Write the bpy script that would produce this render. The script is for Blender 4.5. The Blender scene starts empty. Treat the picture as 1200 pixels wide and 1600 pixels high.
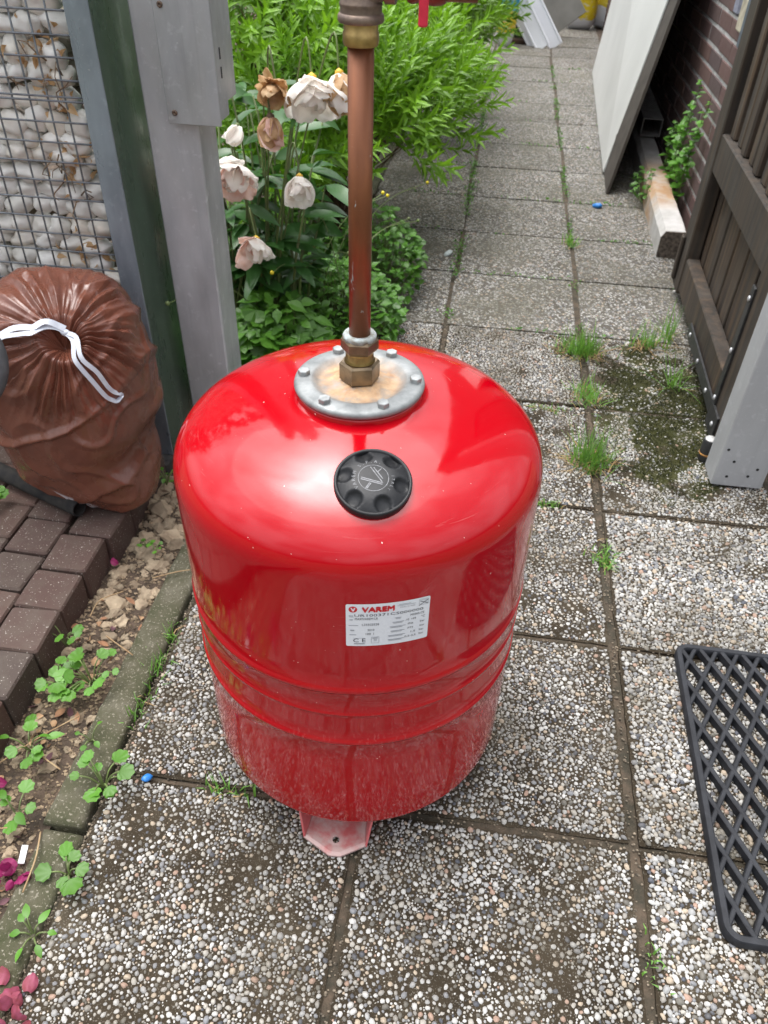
import bpy, math, random
import numpy as np
from mathutils import Matrix, Vector, noise
random.seed(7); rng = np.random.default_rng(7)
scn = bpy.context.scene; COL = scn.collection
rad = math.radians

# ------------------------------------------------------------------ camera
cd = bpy.data.cameras.new('camera'); cam = bpy.data.objects.new('camera', cd); COL.objects.link(cam)
CR = ((0.98965759, -0.10987252, 0.09222732), (0.14148596, 0.6416111, -0.75386798), (0.0236553, 0.75912004, 0.65052071))
m4 = Matrix(CR).to_4x4(); m4.translation = (0, 0, 1.15); cam.matrix_world = m4
cd.sensor_fit = 'AUTO'; cd.sensor_width = 36; cd.lens = 1210 / 1600 * 36
cd.clip_start = 0.02; cd.clip_end = 400
cd.dof.use_dof = True; cd.dof.focus_distance = 0.95; cd.dof.aperture_fstop = 11
scn.camera = cam
scn.render.resolution_x = 768; scn.render.resolution_y = 1024

# ------------------------------------------------------------------ sky, sun, exposure
SUN_EL, SUN_AZ = rad(75), rad(312)          # veiled sun high ahead of the camera, a little to the left
w = bpy.data.worlds.new('World'); scn.world = w; w.use_nodes = True
nt = w.node_tree; bg = nt.nodes['Background']
sky = nt.nodes.new('ShaderNodeTexSky'); sky.sky_type = 'NISHITA'; sky.sun_disc = False
sky.sun_elevation = SUN_EL; sky.sun_rotation = SUN_AZ; sky.air_density = 1.0; sky.dust_density = 4.0; sky.ozone_density = 1.0
hs = nt.nodes.new('ShaderNodeHueSaturation'); hs.inputs['Saturation'].default_value = 0.22
nt.links.new(sky.outputs[0], hs.inputs['Color']); 
# cloud cover: brighter overhead as an overcast sky is, with uneven patches all round
tc = nt.nodes.new('ShaderNodeTexCoord'); sx = nt.nodes.new('ShaderNodeSeparateXYZ'); nt.links.new(tc.outputs['Generated'], sx.inputs[0])
gr = nt.nodes.new('ShaderNodeMapRange'); gr.inputs['From Min'].default_value = 0; gr.inputs['From Max'].default_value = 1; gr.inputs['To Min'].default_value = 1.0; gr.inputs['To Max'].default_value = 3.4
nt.links.new(sx.outputs[2], gr.inputs['Value'])
cn = nt.nodes.new('ShaderNodeTexNoise'); cn.inputs['Scale'].default_value = 2.2; cn.inputs['Detail'].default_value = 6; cn.inputs['Distortion'].default_value = .4
nt.links.new(tc.outputs['Generated'], cn.inputs['Vector'])
cr = nt.nodes.new('ShaderNodeMapRange'); cr.inputs['From Min'].default_value = .38; cr.inputs['From Max'].default_value = .62; cr.inputs['To Min'].default_value = .65; cr.inputs['To Max'].default_value = 1.45
nt.links.new(cn.outputs['Fac'], cr.inputs['Value'])
mu = nt.nodes.new('ShaderNodeMath'); mu.operation = 'MULTIPLY'; nt.links.new(gr.outputs[0], mu.inputs[0]); nt.links.new(cr.outputs[0], mu.inputs[1])
mv = nt.nodes.new('ShaderNodeVectorMath'); mv.operation = 'SCALE'; nt.links.new(hs.outputs[0], mv.inputs[0]); nt.links.new(mu.outputs[0], mv.inputs['Scale'])
nt.links.new(mv.outputs[0], bg.inputs['Color'])
bg.inputs['Strength'].default_value = 0.125
sl = bpy.data.lights.new('sun', 'SUN'); sl.energy = 0.95; sl.angle = rad(70); sl.color = (1, 0.96, 0.9)
so = bpy.data.objects.new('sun', sl); COL.objects.link(so)
sd = Vector((math.sin(SUN_AZ) * math.cos(SUN_EL), math.cos(SUN_AZ) * math.cos(SUN_EL), math.sin(SUN_EL)))
so.rotation_euler = sd.to_track_quat('Z', 'Y').to_euler(); so.location = (-2, -3, 6)
vs = scn.view_settings; vs.view_transform = 'Standard'; vs.look = 'None'; vs.gamma = 1; vs.exposure = 0.28; vs.use_curve_mapping = False

# ------------------------------------------------------------------ material helpers
class NT:
    def __init__(s, name):
        s.m = bpy.data.materials.new(name); s.m.use_nodes = True; s.t = s.m.node_tree
        s.b = s.t.nodes['Principled BSDF']; s.out = s.t.nodes['Material Output']
    def n(s, typ, **kw):
        x = s.t.nodes.new('ShaderNode' + typ)
        for k, v in kw.items():
            setattr(x, k, v)
        return x
    def l(s, a, b): s.t.links.new(a, b)
    def pos(s, scale=(1, 1, 1), obj=False):
        if obj: o = s.n('TexCoord').outputs['Object']
        else: o = s.n('NewGeometry').outputs['Position']
        if tuple(scale) == (1, 1, 1): return o
        mp = s.n('Mapping'); mp.inputs['Scale'].default_value = scale; s.l(o, mp.inputs['Vector']); return mp.outputs[0]
    def noise(s, scale, vec=None, detail=4, rough=.55, dist=0):
        x = s.n('TexNoise'); x.inputs['Scale'].default_value = scale; x.inputs['Detail'].default_value = detail
        x.inputs['Roughness'].default_value = rough; x.inputs['Distortion'].default_value = dist
        s.l(vec if vec is not None else s.pos(), x.inputs['Vector']); return x.outputs['Fac']
    def ramp(s, fac, stops, const=False):
        r = s.n('ValToRGB'); e = r.color_ramp.elements
        if const: r.color_ramp.interpolation = 'CONSTANT'
        while len(e) < len(stops): e.new(1)
        for el, (p, c) in zip(e, stops):
            el.position = p; el.color = (c, c, c, 1) if not hasattr(c, '__len__') else (*c, 1)
        s.l(fac, r.inputs['Fac']); return r.outputs['Color']
    def mix(s, fac, a, b, mode='MIX'):
        x = s.n('Mix', data_type='RGBA', blend_type=mode)
        for sock, v in ((0, fac), (6, a), (7, b)):
            if hasattr(v, 'links'): s.l(v, x.inputs[sock])
            elif sock == 0: x.inputs[0].default_value = v
            else: x.inputs[sock].default_value = (*v, 1) if hasattr(v, '__len__') else (v, v, v, 1)
        return x.outputs[2]
    def math(s, op, a, b=0.0, clamp=False):
        x = s.n('Math', operation=op, use_clamp=clamp)
        for i, v in enumerate((a, b)):
            if hasattr(v, 'links'): s.l(v, x.inputs[i])
            else: x.inputs[i].default_value = v
        return x.outputs[0]
    def sep(s, vec=None):
        x = s.n('SeparateXYZ'); s.l(vec if vec is not None else s.pos(), x.inputs[0]); return x.outputs
    def bump(s, h, strength=.3, dist=.002):
        x = s.n('Bump'); x.inputs['Strength'].default_value = strength; x.inputs['Distance'].default_value = dist
        s.l(h, x.inputs['Height']); s.l(x.outputs[0], s.b.inputs['Normal']); return x
    def set(s, **kw):
        for k, v in kw.items():
            i = s.b.inputs[k.replace('_', ' ')]
            if hasattr(v, 'links'): s.l(v, i)
            else: i.default_value = (*v, 1) if hasattr(v, '__len__') else v
        return s.m

def mat(name, c1, c2=None, scale=20, rough=.6, metal=0.0, bump=0.0, bscale=150, bdist=.002, lo=.35, hi=.65, stretch=(1, 1, 1), island=0.0, objrand=0.0, coat=0.0, obj=False, spec=.5):
    t = NT(name); v = t.pos(stretch, obj)
    c2 = c2 or tuple(x * .7 for x in c1)
    c = t.ramp(t.noise(scale, v), [(lo, c1), (hi, c2)])
    if name == 'white_gabion_stone': c = t.mix(t.ramp(t.n('ObjectInfo').outputs['Random'], [(.6, 0), (.95, .6)]), c, t.ramp(t.noise(28, v, 5), [(.35, (.60, .52, .40)), (.7, (.52, .50, .47))]))
    if island:
        g = t.n('NewGeometry').outputs['Random Per Island']
        c = t.mix(1, c, t.ramp(g, [(0, 1 - island), (1, 1 + island)]), 'MULTIPLY')
    if objrand:
        g = t.n('ObjectInfo').outputs['Random']
        c = t.mix(1, c, t.ramp(g, [(0, 1 - objrand), (1, 1 + objrand)]), 'MULTIPLY')
    if bump: t.bump(t.noise(bscale, v, 6), bump, bdist)
    return t.set(Base_Color=c, Roughness=rough, Metallic=metal, Coat_Weight=coat, Specular_IOR_Level=spec)

def leafmat(name, c1, c2, var=.35, rough=.45, trans=.35, scale=9):
    t = NT(name); g = t.n('NewGeometry')
    c = t.ramp(g.outputs['Random Per Island'], [(0, c2), (.45, c1), (1, tuple(min(1, x * (1 + var)) for x in c1))])
    c = t.mix(.35, c, t.ramp(t.noise(scale), [(.3, c2), (.7, c1)]))
    c = t.mix(1, c, t.ramp(t.n('ObjectInfo').outputs['Random'], [(0, .72), (1, 1.12)]), 'MULTIPLY')
    t.set(Base_Color=c, Roughness=rough)
    tr = t.n('BsdfTranslucent'); t.l(t.mix(1, c, (1.25, 1.3, .5), 'MULTIPLY'), tr.inputs['Color'])
    ms = t.n('MixShader'); ms.inputs[0].default_value = trans
    t.l(t.b.outputs[0], ms.inputs[1]); t.l(tr.outputs[0], ms.inputs[2]); t.l(ms.outputs[0], t.out.inputs['Surface'])
    return t.m

# ------------------------------------------------------------------ object helpers
WM = {}
def link(o, parent=None, mw=None):
    COL.objects.link(o); mw = mw or Matrix.Identity(4)
    if parent is not None:
        o.parent = parent; o.matrix_parent_inverse = WM[parent.name].inverted()
    o.matrix_basis = mw; WM[o.name] = mw.copy(); return o
def root(name, loc, label=None, cat=None, group=None, kind=None):
    o = bpy.data.objects.new(name, None); o.empty_display_size = .05
    link(o, None, Matrix.Translation(loc)); return tag(o, label, cat, group, kind)
def tag(o, label=None, cat=None, group=None, kind=None):
    for k, v in (('label', label), ('category', cat), ('group', group), ('kind', kind)):
        if v: o[k] = v
    return o
def mesh(verts, faces, m=None, smooth=False, name='m'):
    me = bpy.data.meshes.new(name); me.from_pydata([tuple(map(float, v)) for v in verts], [], faces); me.update()
    if smooth: me.polygons.foreach_set('use_smooth', [True] * len(me.polygons))
    if m is not None: me.materials.append(m)
    return me
def npmesh(V, F, m=None, smooth=False, name='m'):
    """fast mesh from numpy arrays; F is (n,3) or (n,4)"""
    me = bpy.data.meshes.new(name); k = F.shape[1]
    me.vertices.add(len(V)); me.vertices.foreach_set('co', np.ascontiguousarray(V, dtype=np.float32).ravel())
    me.loops.add(F.size); me.loops.foreach_set('vertex_index', np.ascontiguousarray(F, dtype=np.int32).ravel())
    me.polygons.add(len(F)); me.polygons.foreach_set('loop_start', np.arange(len(F), dtype=np.int32) * k)
    me.update(calc_edges=True)
    me.polygons.foreach_set('use_smooth', np.full(len(F), smooth)); me.update()
    if m is not None: me.materials.append(m)
    return me
def ob(name, me, parent=None, mw=None): return link(bpy.data.objects.new(name, me), parent, mw)
def T(x, y, z, rx=0, ry=0, rz=0, s=1.0):
    sm = Matrix.Diagonal((*(s if hasattr(s, '__len__') else (s, s, s)), 1))
    return Matrix.Translation((x, y, z)) @ Matrix.Rotation(rz, 4, 'Z') @ Matrix.Rotation(ry, 4, 'Y') @ Matrix.Rotation(rx, 4, 'X') @ sm
def frame_z(d, up=(0, 0, 1)):
    return Vector(d).to_track_quat('Z', 'Y').to_matrix().to_4x4()

class MB:
    def __init__(s): s.v = []; s.f = []
    def add(s, v, f):
        b = len(s.v); s.v += [tuple(x) for x in v]; s.f += [tuple(i + b for i in q) for q in f]; return s
    def box(s, x0, x1, y0, y1, z0, z1, bev=0.0, M=None):
        if bev <= 0:
            v = [(x, y, z) for z in (z0, z1) for y in (y0, y1) for x in (x0, x1)]
            f = [(0, 2, 3, 1), (4, 5, 7, 6), (0, 1, 5, 4), (2, 6, 7, 3), (0, 4, 6, 2), (1, 3, 7, 5)]
        else:
            b = bev; v = []; 
            def ring(i, z): return [(x0 + i + b, y0 + i, z), (x1 - i - b, y0 + i, z), (x1 - i, y0 + i + b, z), (x1 - i, y1 - i - b, z), (x1 - i - b, y1 - i, z), (x0 + i + b, y1 - i, z), (x0 + i, y1 - i - b, z), (x0 + i, y0 + i + b, z)]
            v = ring(b * .8, z0) + ring(0, z0 + b) + ring(0, z1 - b) + ring(b * .8, z1); f = []
            for k in range(3):
                for i in range(8): f.append((k * 8 + i, k * 8 + (i + 1) % 8, k * 8 + 8 + (i + 1) % 8, k * 8 + 8 + i))
            f += [tuple(range(7, -1, -1)), tuple(range(24, 32))]
        if M is not None: v = [M @ Vector(p) for p in v]
        return s.add(v, f)
    def tube(s, pts, r, n=10, cap=True, flat=None):
        pts = [Vector(p) for p in pts]; rs = r if hasattr(r, '__len__') else [r] * len(pts); v = []; f = []
        prev = None
        for i, p in enumerate(pts):
            d = (pts[min(i + 1, len(pts) - 1)] - pts[max(i - 1, 0)]).normalized()
            if prev is None: a = d.orthogonal().normalized()
            else: a = (prev - d * prev.dot(d)).normalized()
            prev = a; b = d.cross(a)
            for k in range(n):
                t = 2 * math.pi * k / n; ca, sa = math.cos(t), math.sin(t)
                v.append(p + a * (rs[i] * ca) + b * (rs[i] * sa * (flat or 1)))
        for i in range(len(pts) - 1):
            for k in range(n): f.append((i * n + k, i * n + (k + 1) % n, i * n + n + (k + 1) % n, i * n + n + k))
        if cap: f += [tuple(range(n - 1, -1, -1)), tuple(range((len(pts) - 1) * n, len(pts) * n))]
        return s.add(v, f)
    def lathe(s, prof, n=48, M=None, phase=0.0):
        v = []; f = []; k = len(prof)
        for (r, z) in prof:
            for i in range(n):
                t = 2 * math.pi * i / n + phase; v.append((r * math.cos(t), r * math.sin(t), z))
        for j in range(k - 1):
            for i in range(n): f.append((j * n + i, j * n + (i + 1) % n, j * n + n + (i + 1) % n, j * n + n + i))
        if prof[0][0] > 1e-6: f.append(tuple(range(n - 1, -1, -1)))
        if prof[-1][0] > 1e-6: f.append(tuple(range((k - 1) * n, k * n)))
        if M is not None: v = [M @ Vector(p) for p in v]
        return s.add(v, f)
    def ob(s, name, m, parent=None, smooth=False, mw=None): return ob(name, mesh(s.v, s.f, m, smooth, name), parent, mw)
def autosmooth(o, ang=35):
    me = o.data
    try:
        me.set_sharp_from_angle(angle=rad(ang))
    except Exception: pass
    me.polygons.foreach_set('use_smooth', [True] * len(me.polygons)); me.update()
    return o
def ico(sub=2):
    import bmesh
    bm = bmesh.new(); bmesh.ops.create_icosphere(bm, subdivisions=sub, radius=1)
    v = np.array([x.co[:] for x in bm.verts]); f = np.array([[q.index for q in p.verts] for p in bm.faces]); bm.free(); return v, f
def rock(m, sub=2, amp=.25, freq=1.2, seed=0, flat=0.0, name='rock'):
    v, f = ico(sub); off = Vector((seed * 7.3, seed * 3.1, 0)); o = []
    for p in v:
        p = Vector(p); k = 1 + amp * noise.noise(p * freq + off) + amp * .4 * noise.noise(p * freq * 2.7 + off); q = p * k
        o.append(q)
    return mesh(o, [tuple(map(int, t)) for t in f], m, True, name)

# ------------------------------------------------------------------ materials
def make_red():
    t = NT('red_tank_paint'); P = t.pos(); x, y, z = t.sep(P)
    base = t.ramp(t.noise(6), [(.3, (.385, .0005, .006)), (.7, (.345, .0004, .005))])
    st = t.noise(1, t.pos((240, 240, 55)), 3, .65)
    st2 = t.noise(1, t.pos((30, 30, 5)), 3)
    zm = t.ramp(z, [(.08, 1), (.24, .55), (.38, .15), (.48, 0.0)])
    k = t.math('MULTIPLY', t.ramp(st, [(.57, 0), (.74, 1)]), t.ramp(st2, [(.38, .05), (.66, 1)]))
    k = t.math('MULTIPLY', k, zm)
    c = t.mix(t.math('MULTIPLY', k, .42), base, (.70, .36, .34))
    dust = t.math('MULTIPLY', t.ramp(t.noise(22, None, 6), [(.45, 0), (.75, 1)]), t.ramp(z, [(.08, .05), (.30, .015), (.42, 0)]))
    c = t.mix(dust, c, (.6, .35, .33))
    sc = t.ramp(t.noise(1, t.pos((9, 9, 260)), 3, .6, 2.0), [(.66, 0), (.70, 1)]); c = t.mix(t.math('MULTIPLY', t.math('MULTIPLY', sc, t.ramp(t.noise(7), [(.5, 0), (.65, 1)])), .14), c, (.7, .35, .33))
    chip = t.ramp(t.noise(210, None, 2), [(.765, 0), (.78, 1)])
    c = t.mix(chip, c, (.75, .55, .5))
    r = t.math('ADD', t.math('MULTIPLY', k, .35), t.ramp(t.noise(40, None, 6), [(.35, .06), (.7, .13)]))
    t.bump(t.noise(35, None, 3), .05, .003)
    return t.set(Base_Color=c, Roughness=r, Coat_Weight=.12, Coat_Roughness=.06, Specular_IOR_Level=.5)
RED = make_red()
RED_DUSTY = mat('worn_red_paint', (.44, .31, .29), (.42, .10, .10), 34, .6, lo=.45, hi=.68, bump=.2)
RED_SIDE = mat('faded_red_paint', (.50, .07, .08), (.55, .17, .17), 30, .4)
def make_flange():
    t = NT('zinc_flange'); P = t.pos(obj=True); x, y, z = t.sep(P)
    r = t.math('SQRT', t.math('ADD', t.math('MULTIPLY', x, x), t.math('MULTIPLY', y, y)))
    c = t.ramp(t.noise(55, P, 6), [(.3, (.31, .325, .325)), (.7, (.16, .172, .175))])
    k = t.math('MULTIPLY', t.ramp(r, [(.012, 1), (.042, .85), (.056, .0)]), t.ramp(t.noise(38, P, 5, .6, 1.2), [(.30, .2), (.52, 1)]))
    c = t.mix(k, c, t.ramp(t.noise(80, P), [(.3, (.30, .15, .06)), (.7, (.50, .33, .18))]))
    t.bump(t.noise(160, P, 6), .25, .001)
    return t.set(Base_Color=c, Roughness=t.ramp(t.noise(30, P), [(.3, .48), (.7, .68)]), Metallic=t.math('SUBTRACT', .50, t.math('MULTIPLY', k, .5)))
FLANGE = make_flange()
ZINC = mat('zinc_bolt', (.38, .40, .40), (.24, .25, .25), 90, .5, .5, bump=.15, bscale=400)
BRASS = mat('tarnished_brass', (.27, .20, .125), (.16, .12, .08), 60, .36, .85, bump=.12, bscale=300)
BRASS2 = mat('bright_brass', (.48, .34, .13), (.30, .20, .08), 70, .34, .9, bump=.1)
BRONZE = mat('dull_bronze', (.24, .18, .14), (.16, .12, .10), 120, .5, .6, bump=.3, bscale=500, bdist=.001)
VERD = mat('verdigris', (.40, .46, .47), (.17, .15, .11), 110, .8, 0, bump=.3, bscale=300)
def make_copper():
    t = NT('weathered_copper'); v = t.pos((1, 1, .18))
    c = t.ramp(t.noise(60, v, 5), [(.3, (.30, .112, .046)), (.7, (.17, .064, .030))])
    k = t.ramp(t.noise(85, t.pos((1, 1, .45)), 4, .6, .6), [(.675, 0), (.72, 1)])
    c = t.mix(t.math('MULTIPLY', t.ramp(t.noise(14, t.pos((1, 1, .35)), 5), [(.45, 0), (.65, 1)]), .45), c, (.12, .05, .03))
    c = t.mix(k, c, (.36, .44, .44))
    sc = t.ramp(t.noise(1, t.pos((40, 40, 900)), 2), [(.70, 0), (.75, 1)]); c = t.mix(t.math('MULTIPLY', sc, .25), c, (.55, .35, .28))
    t.bump(t.noise(250), .08, .001)
    return t.set(Base_Color=c, Roughness=t.math('ADD', t.math('MULTIPLY', k, .4), t.ramp(t.noise(45), [(.3, .34), (.7, .50)])), Metallic=t.math('SUBTRACT', .62, t.math('MULTIPLY', k, .8)))
COPPER = make_copper()
BLACKP = mat('black_plastic', (.010, .0105, .012), (.018, .019, .021), 60, .45, bump=.12, bscale=350, spec=.35)
EMBOSS = mat('scuffed_plastic', (.26, .265, .28), (.12, .122, .13), 300, .6)
LABEL = mat('white_sticker', (.74, .76, .80), (.69, .71, .76), 12, .35)
INK = mat('black_ink', (.04, .04, .05), None, 30, .5); INKG = mat('grey_ink', (.30, .31, .34), None, 30, .5); INKR = mat('red_ink', (.60, .012, .02), None, 30, .45)
REDLEVER = mat('red_lever_vinyl', (.66, .03, .07), (.55, .02, .05), 90, .35, bump=.1)
def make_matrix():
    t = NT('slab_mortar_dirt')
    n = t.noise(9, None, 6, .6); c = t.ramp(n, [(.3, (.020, .015, .009)), (.55, (.040, .031, .020)), (.75, (.075, .062, .043))])
    x, y, z = t.sep()
    # moss stain by the gate post: a blotch with its own outline
    dx = t.math('MULTIPLY', t.math('SUBTRACT', x, .53), 5.2); dy = t.math('MULTIPLY', t.math('SUBTRACT', y, 1.88), 2.6)
    d = t.math('ADD', t.math('MULTIPLY', dx, dx), t.math('MULTIPLY', dy, dy))
    d = t.math('ADD', d, t.math('MULTIPLY', t.math('SUBTRACT', t.noise(11, None, 5), .5), 3.0))
    c = t.mix(t.ramp(d, [(.6, .97), (1.3, 0)]), c, t.ramp(t.noise(40), [(.3, (.018, .022, .005)), (.7, (.040, .040, .010))]))
    sp = t.ramp(t.noise(420, None, 2), [(.60, 0), (.66, 1)]); c = t.mix(t.math('MULTIPLY', sp, .35), c, (.30, .28, .24))
    t.bump(t.noise(300, None, 6), .6, .002)
    return t.set(Base_Color=c, Roughness=.9, Specular_IOR_Level=.15)
MATRIX = make_matrix()
PEBSTOPS = [(0, (.50, .495, .475)), (.13, (.43, .425, .405)), (.30, (.37, .35, .31)), (.43, (.31, .31, .305)), (.58, (.26, .245, .22)), (.67, (.40, .33, .25)), (.75, (.20, .205, .215)), (.84, (.13, .122, .105)), (.92, (.075, .08, .095)), (.97, (.34, .23, .175))]
def make_pebble():
    t = NT('river_pebble'); g = t.n('NewGeometry').outputs['Random Per Island']
    c = t.ramp(g, PEBSTOPS, True)
    c = t.mix(1, c, t.ramp(t.noise(120), [(.3, .82), (.7, 1.08)]), 'MULTIPLY')
    c = t.mix(t.math('MULTIPLY', t.ramp(t.noise(7, None, 5), [(.42, 0), (.68, 1)]), .62), c, (.10, .088, .062))
    return t.set(Base_Color=c, Roughness=.55, Specular_IOR_Level=.35)
PEBBLE = make_pebble()
def make_farslab():
    t = NT('washed_gravel_slab'); P = t.pos()
    ob_ = t.n('ObjectInfo').outputs['Random']
    vo = t.n('TexVoronoi'); vo.inputs['Scale'].default_value = 128; t.l(P, vo.inputs['Vector'])
    ed = t.n('TexVoronoi', feature='DISTANCE_TO_EDGE'); ed.inputs['Scale'].default_value = 128; t.l(P, ed.inputs['Vector'])
    cs = t.n('SeparateColor'); t.l(vo.outputs['Color'], cs.inputs[0])
    c = t.ramp(cs.outputs[0], PEBSTOPS, True)
    k = t.ramp(ed.outputs['Distance'], [(.05, 1), (.17, 0)])
    small = t.ramp(cs.outputs[1], [(.30, 1), (.36, 0)])
    k = t.math('MAXIMUM', k, small)
    dirt = t.ramp(t.noise(5, None, 6, .6), [(.3, (.045, .038, .027)), (.7, (.10, .09, .07))])
    c = t.mix(k, c, dirt)
    c = t.mix(t.math('MULTIPLY', t.ramp(t.noise(3.2, None, 6, .6), [(.42, 0), (.68, 1)]), .70), c, (.085, .078, .052))
    c = t.mix(1, c, t.ramp(ob_, [(0, .80), (1, 1.02)]), 'MULTIPLY')
    t.bump(t.ramp(ed.outputs['Distance'], [(.0, 0), (.3, 1)]), .6, .003)
    return t.set(Base_Color=c, Roughness=.75)
FARSLAB = make_farslab()
JOINT = mat('joint_soil', (.085, .062, .042), (.032, .028, .018), 35, .95, bump=.7, bscale=180, bdist=.004)
SOIL = mat('garden_soil', (.095, .066, .046), (.036, .026, .018), 22, .95, bump=.9, bscale=140, bdist=.006)
KERB = mat('mossy_concrete', (.20, .185, .145), (.085, .085, .05), 16, .9, bump=.6, bscale=220, bdist=.003)
def make_kerb():
    t = NT('lichened_concrete_kerb')
    c = t.ramp(t.noise(14, None, 6, .62), [(.30, (.030, .036, .010)), (.50, (.065, .062, .035)), (.75, (.145, .132, .10))])
    sp = t.ramp(t.noise(230, None, 2), [(.60, 0), (.65, 1)]); c = t.mix(t.math('MULTIPLY', sp, .45), c, (.36, .33, .27))
    t.bump(t.noise(260, None, 6), .8, .003); return t.set(Base_Color=c, Roughness=.9)
KERB = make_kerb()
def make_paver():
    t = NT('dark_clay_paver'); r = t.n('ObjectInfo').outputs['Random']
    c = t.ramp(r, [(0, (.058, .034, .028)), (.35, (.080, .044, .034)), (.7, (.052, .038, .031)), (1, (.090, .048, .037))])
    c = t.mix(t.ramp(t.noise(30, None, 6), [(.42, 0), (.78, .5)]), c, (.095, .08, .062))
    sp = t.ramp(t.noise(260, None, 2), [(.66, 0), (.70, 1)]); c = t.mix(t.math('MULTIPLY', sp, .6), c, (.48, .45, .4))
    t.bump(t.noise(220, None, 6), .5, .002); return t.set(Base_Color=c, Roughness=.8)
PAVER = make_paver()
def make_brick():
    t = NT('purple_brown_brick'); r = t.n('ObjectInfo').outputs['Random']
    c = t.ramp(r, [(0, (.085, .047, .045)), (.4, (.12, .066, .058)), (.7, (.08, .055, .055)), (1, (.15, .082, .068))])
    c = t.mix(t.ramp(t.noise(35, None, 6), [(.45, 0), (.85, .4)]), c, (.20, .155, .14))
    t.bump(t.noise(160, None, 6), .5, .003); return t.set(Base_Color=c, Roughness=.85)
BRICK = make_brick()
MORTAR = mat('pale_mortar', (.50, .49, .485), (.30, .29, .285), 30, .9, bump=.5, bscale=200)
GSTONE = mat('white_gabion_stone', (.82, .81, .78), (.68, .66, .60), 17, .6, objrand=.14, bump=.25, bscale=90, lo=.4, hi=.7)
WIRE = mat('galvanised_wire', (.22, .245, .27), (.14, .155, .17), 60, .5, .6)
def make_galv(name, c1, c2, rough=.42, metal=.55, grime=(.10, .11, .10), g=.5):
    t = NT(name); v = t.pos((1, 1, .35))
    c = t.ramp(t.noise(16, v, 6, .6), [(.28, c1), (.72, c2)])
    c = t.mix(t.math('MULTIPLY', t.ramp(t.noise(5, v, 5), [(.5, 0), (.8, 1)]), g), c, grime)
    sc = t.ramp(t.noise(190, None, 3), [(.70, 0), (.74, 1)]); c = t.mix(t.math('MULTIPLY', sc, .6), c, (.62, .64, .64))
    st = t.ramp(t.noise(1, t.pos((70, 70, 1.6)), 4), [(.56, 0), (.72, 1)]); c = t.mix(t.math('MULTIPLY', st, .20), c, tuple(x * .55 for x in c2))
    bl = t.ramp(t.noise(48, None, 6, .7, .2), [(.56, 0), (.70, 1)]); c = t.mix(t.math('MULTIPLY', bl, .42), c, tuple(min(1, x * 1.35) for x in c1))
    t.bump(t.noise(60, None, 6), .06, .002)
    return t.set(Base_Color=c, Metallic=metal, Roughness=t.ramp(t.noise(24, v, 5), [(.3, rough - .08), (.7, rough + .14)]))
GALV = make_galv('weathered_aluminium', (.60, .615, .65), (.45, .465, .50), .40, .45)
GALV2 = make_galv('dull_sheet_metal', (.44, .46, .48), (.30, .315, .33), .45, .55, (.2, .15, .14), .4)
GALVD = make_galv('dark_galvanised_steel', (.30, .36, .41), (.17, .205, .24), .30, .45, (.17, .14, .15), .6)
GALVL = make_galv('pale_grey_powder_coat', (.42, .435, .45), (.36, .37, .385), .42, .25, (.3, .3, .3), .3)
SCREW = mat('rusty_screw', (.20, .13, .08), (.10, .08, .07), 200, .6, .5)
def make_wood(nm='dark_stained_wood', br=.8):
    t = NT(nm); r = t.n('ObjectInfo').outputs['Random']
    g = t.noise(1, t.pos((38, 38, 2.2)), 5, .6, .4)
    c = t.ramp(g, [(.30, (.012, .009, .008)), (.5, (.045, .030, .019)), (.72, (.11, .072, .042))])
    c = t.mix(1, c, (br, br * .97, br * .92), 'MULTIPLY')
    c = t.mix(t.ramp(r, [(0, .0), (1, .45)]), c, (.040, .036, .031))
    c = t.mix(t.math('MULTIPLY', t.ramp(t.noise(9, None, 5), [(.50, 0), (.75, 1)]), .4), c, (.085, .078, .068))
    t.bump(g, .5, .003); return t.set(Base_Color=c, Roughness=.7)
WOOD = make_wood()
WOODL = make_wood('weathered_gate_board', 1.25)
BLACKM = mat('black_hinge_iron', (.028, .029, .031), (.05, .05, .05), 60, .5, .3, bump=.2)
BOLT = mat('bright_bolt', (.66, .68, .70), (.5, .5, .52), 80, .3, .5)
RUBBER = mat('black_rubber', (.009, .010, .013), (.020, .022, .027), 40, .6, bump=.25, bscale=260, spec=.35)
SHEET = mat('pale_grey_panel', (.56, .565, .55), (.50, .505, .49), 3, .5, bump=.05, bscale=6, bdist=.02)
SHADOWB = mat('panel_shadow_dark', (.035, .028, .022), (.06, .05, .04), 20, .8)
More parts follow.
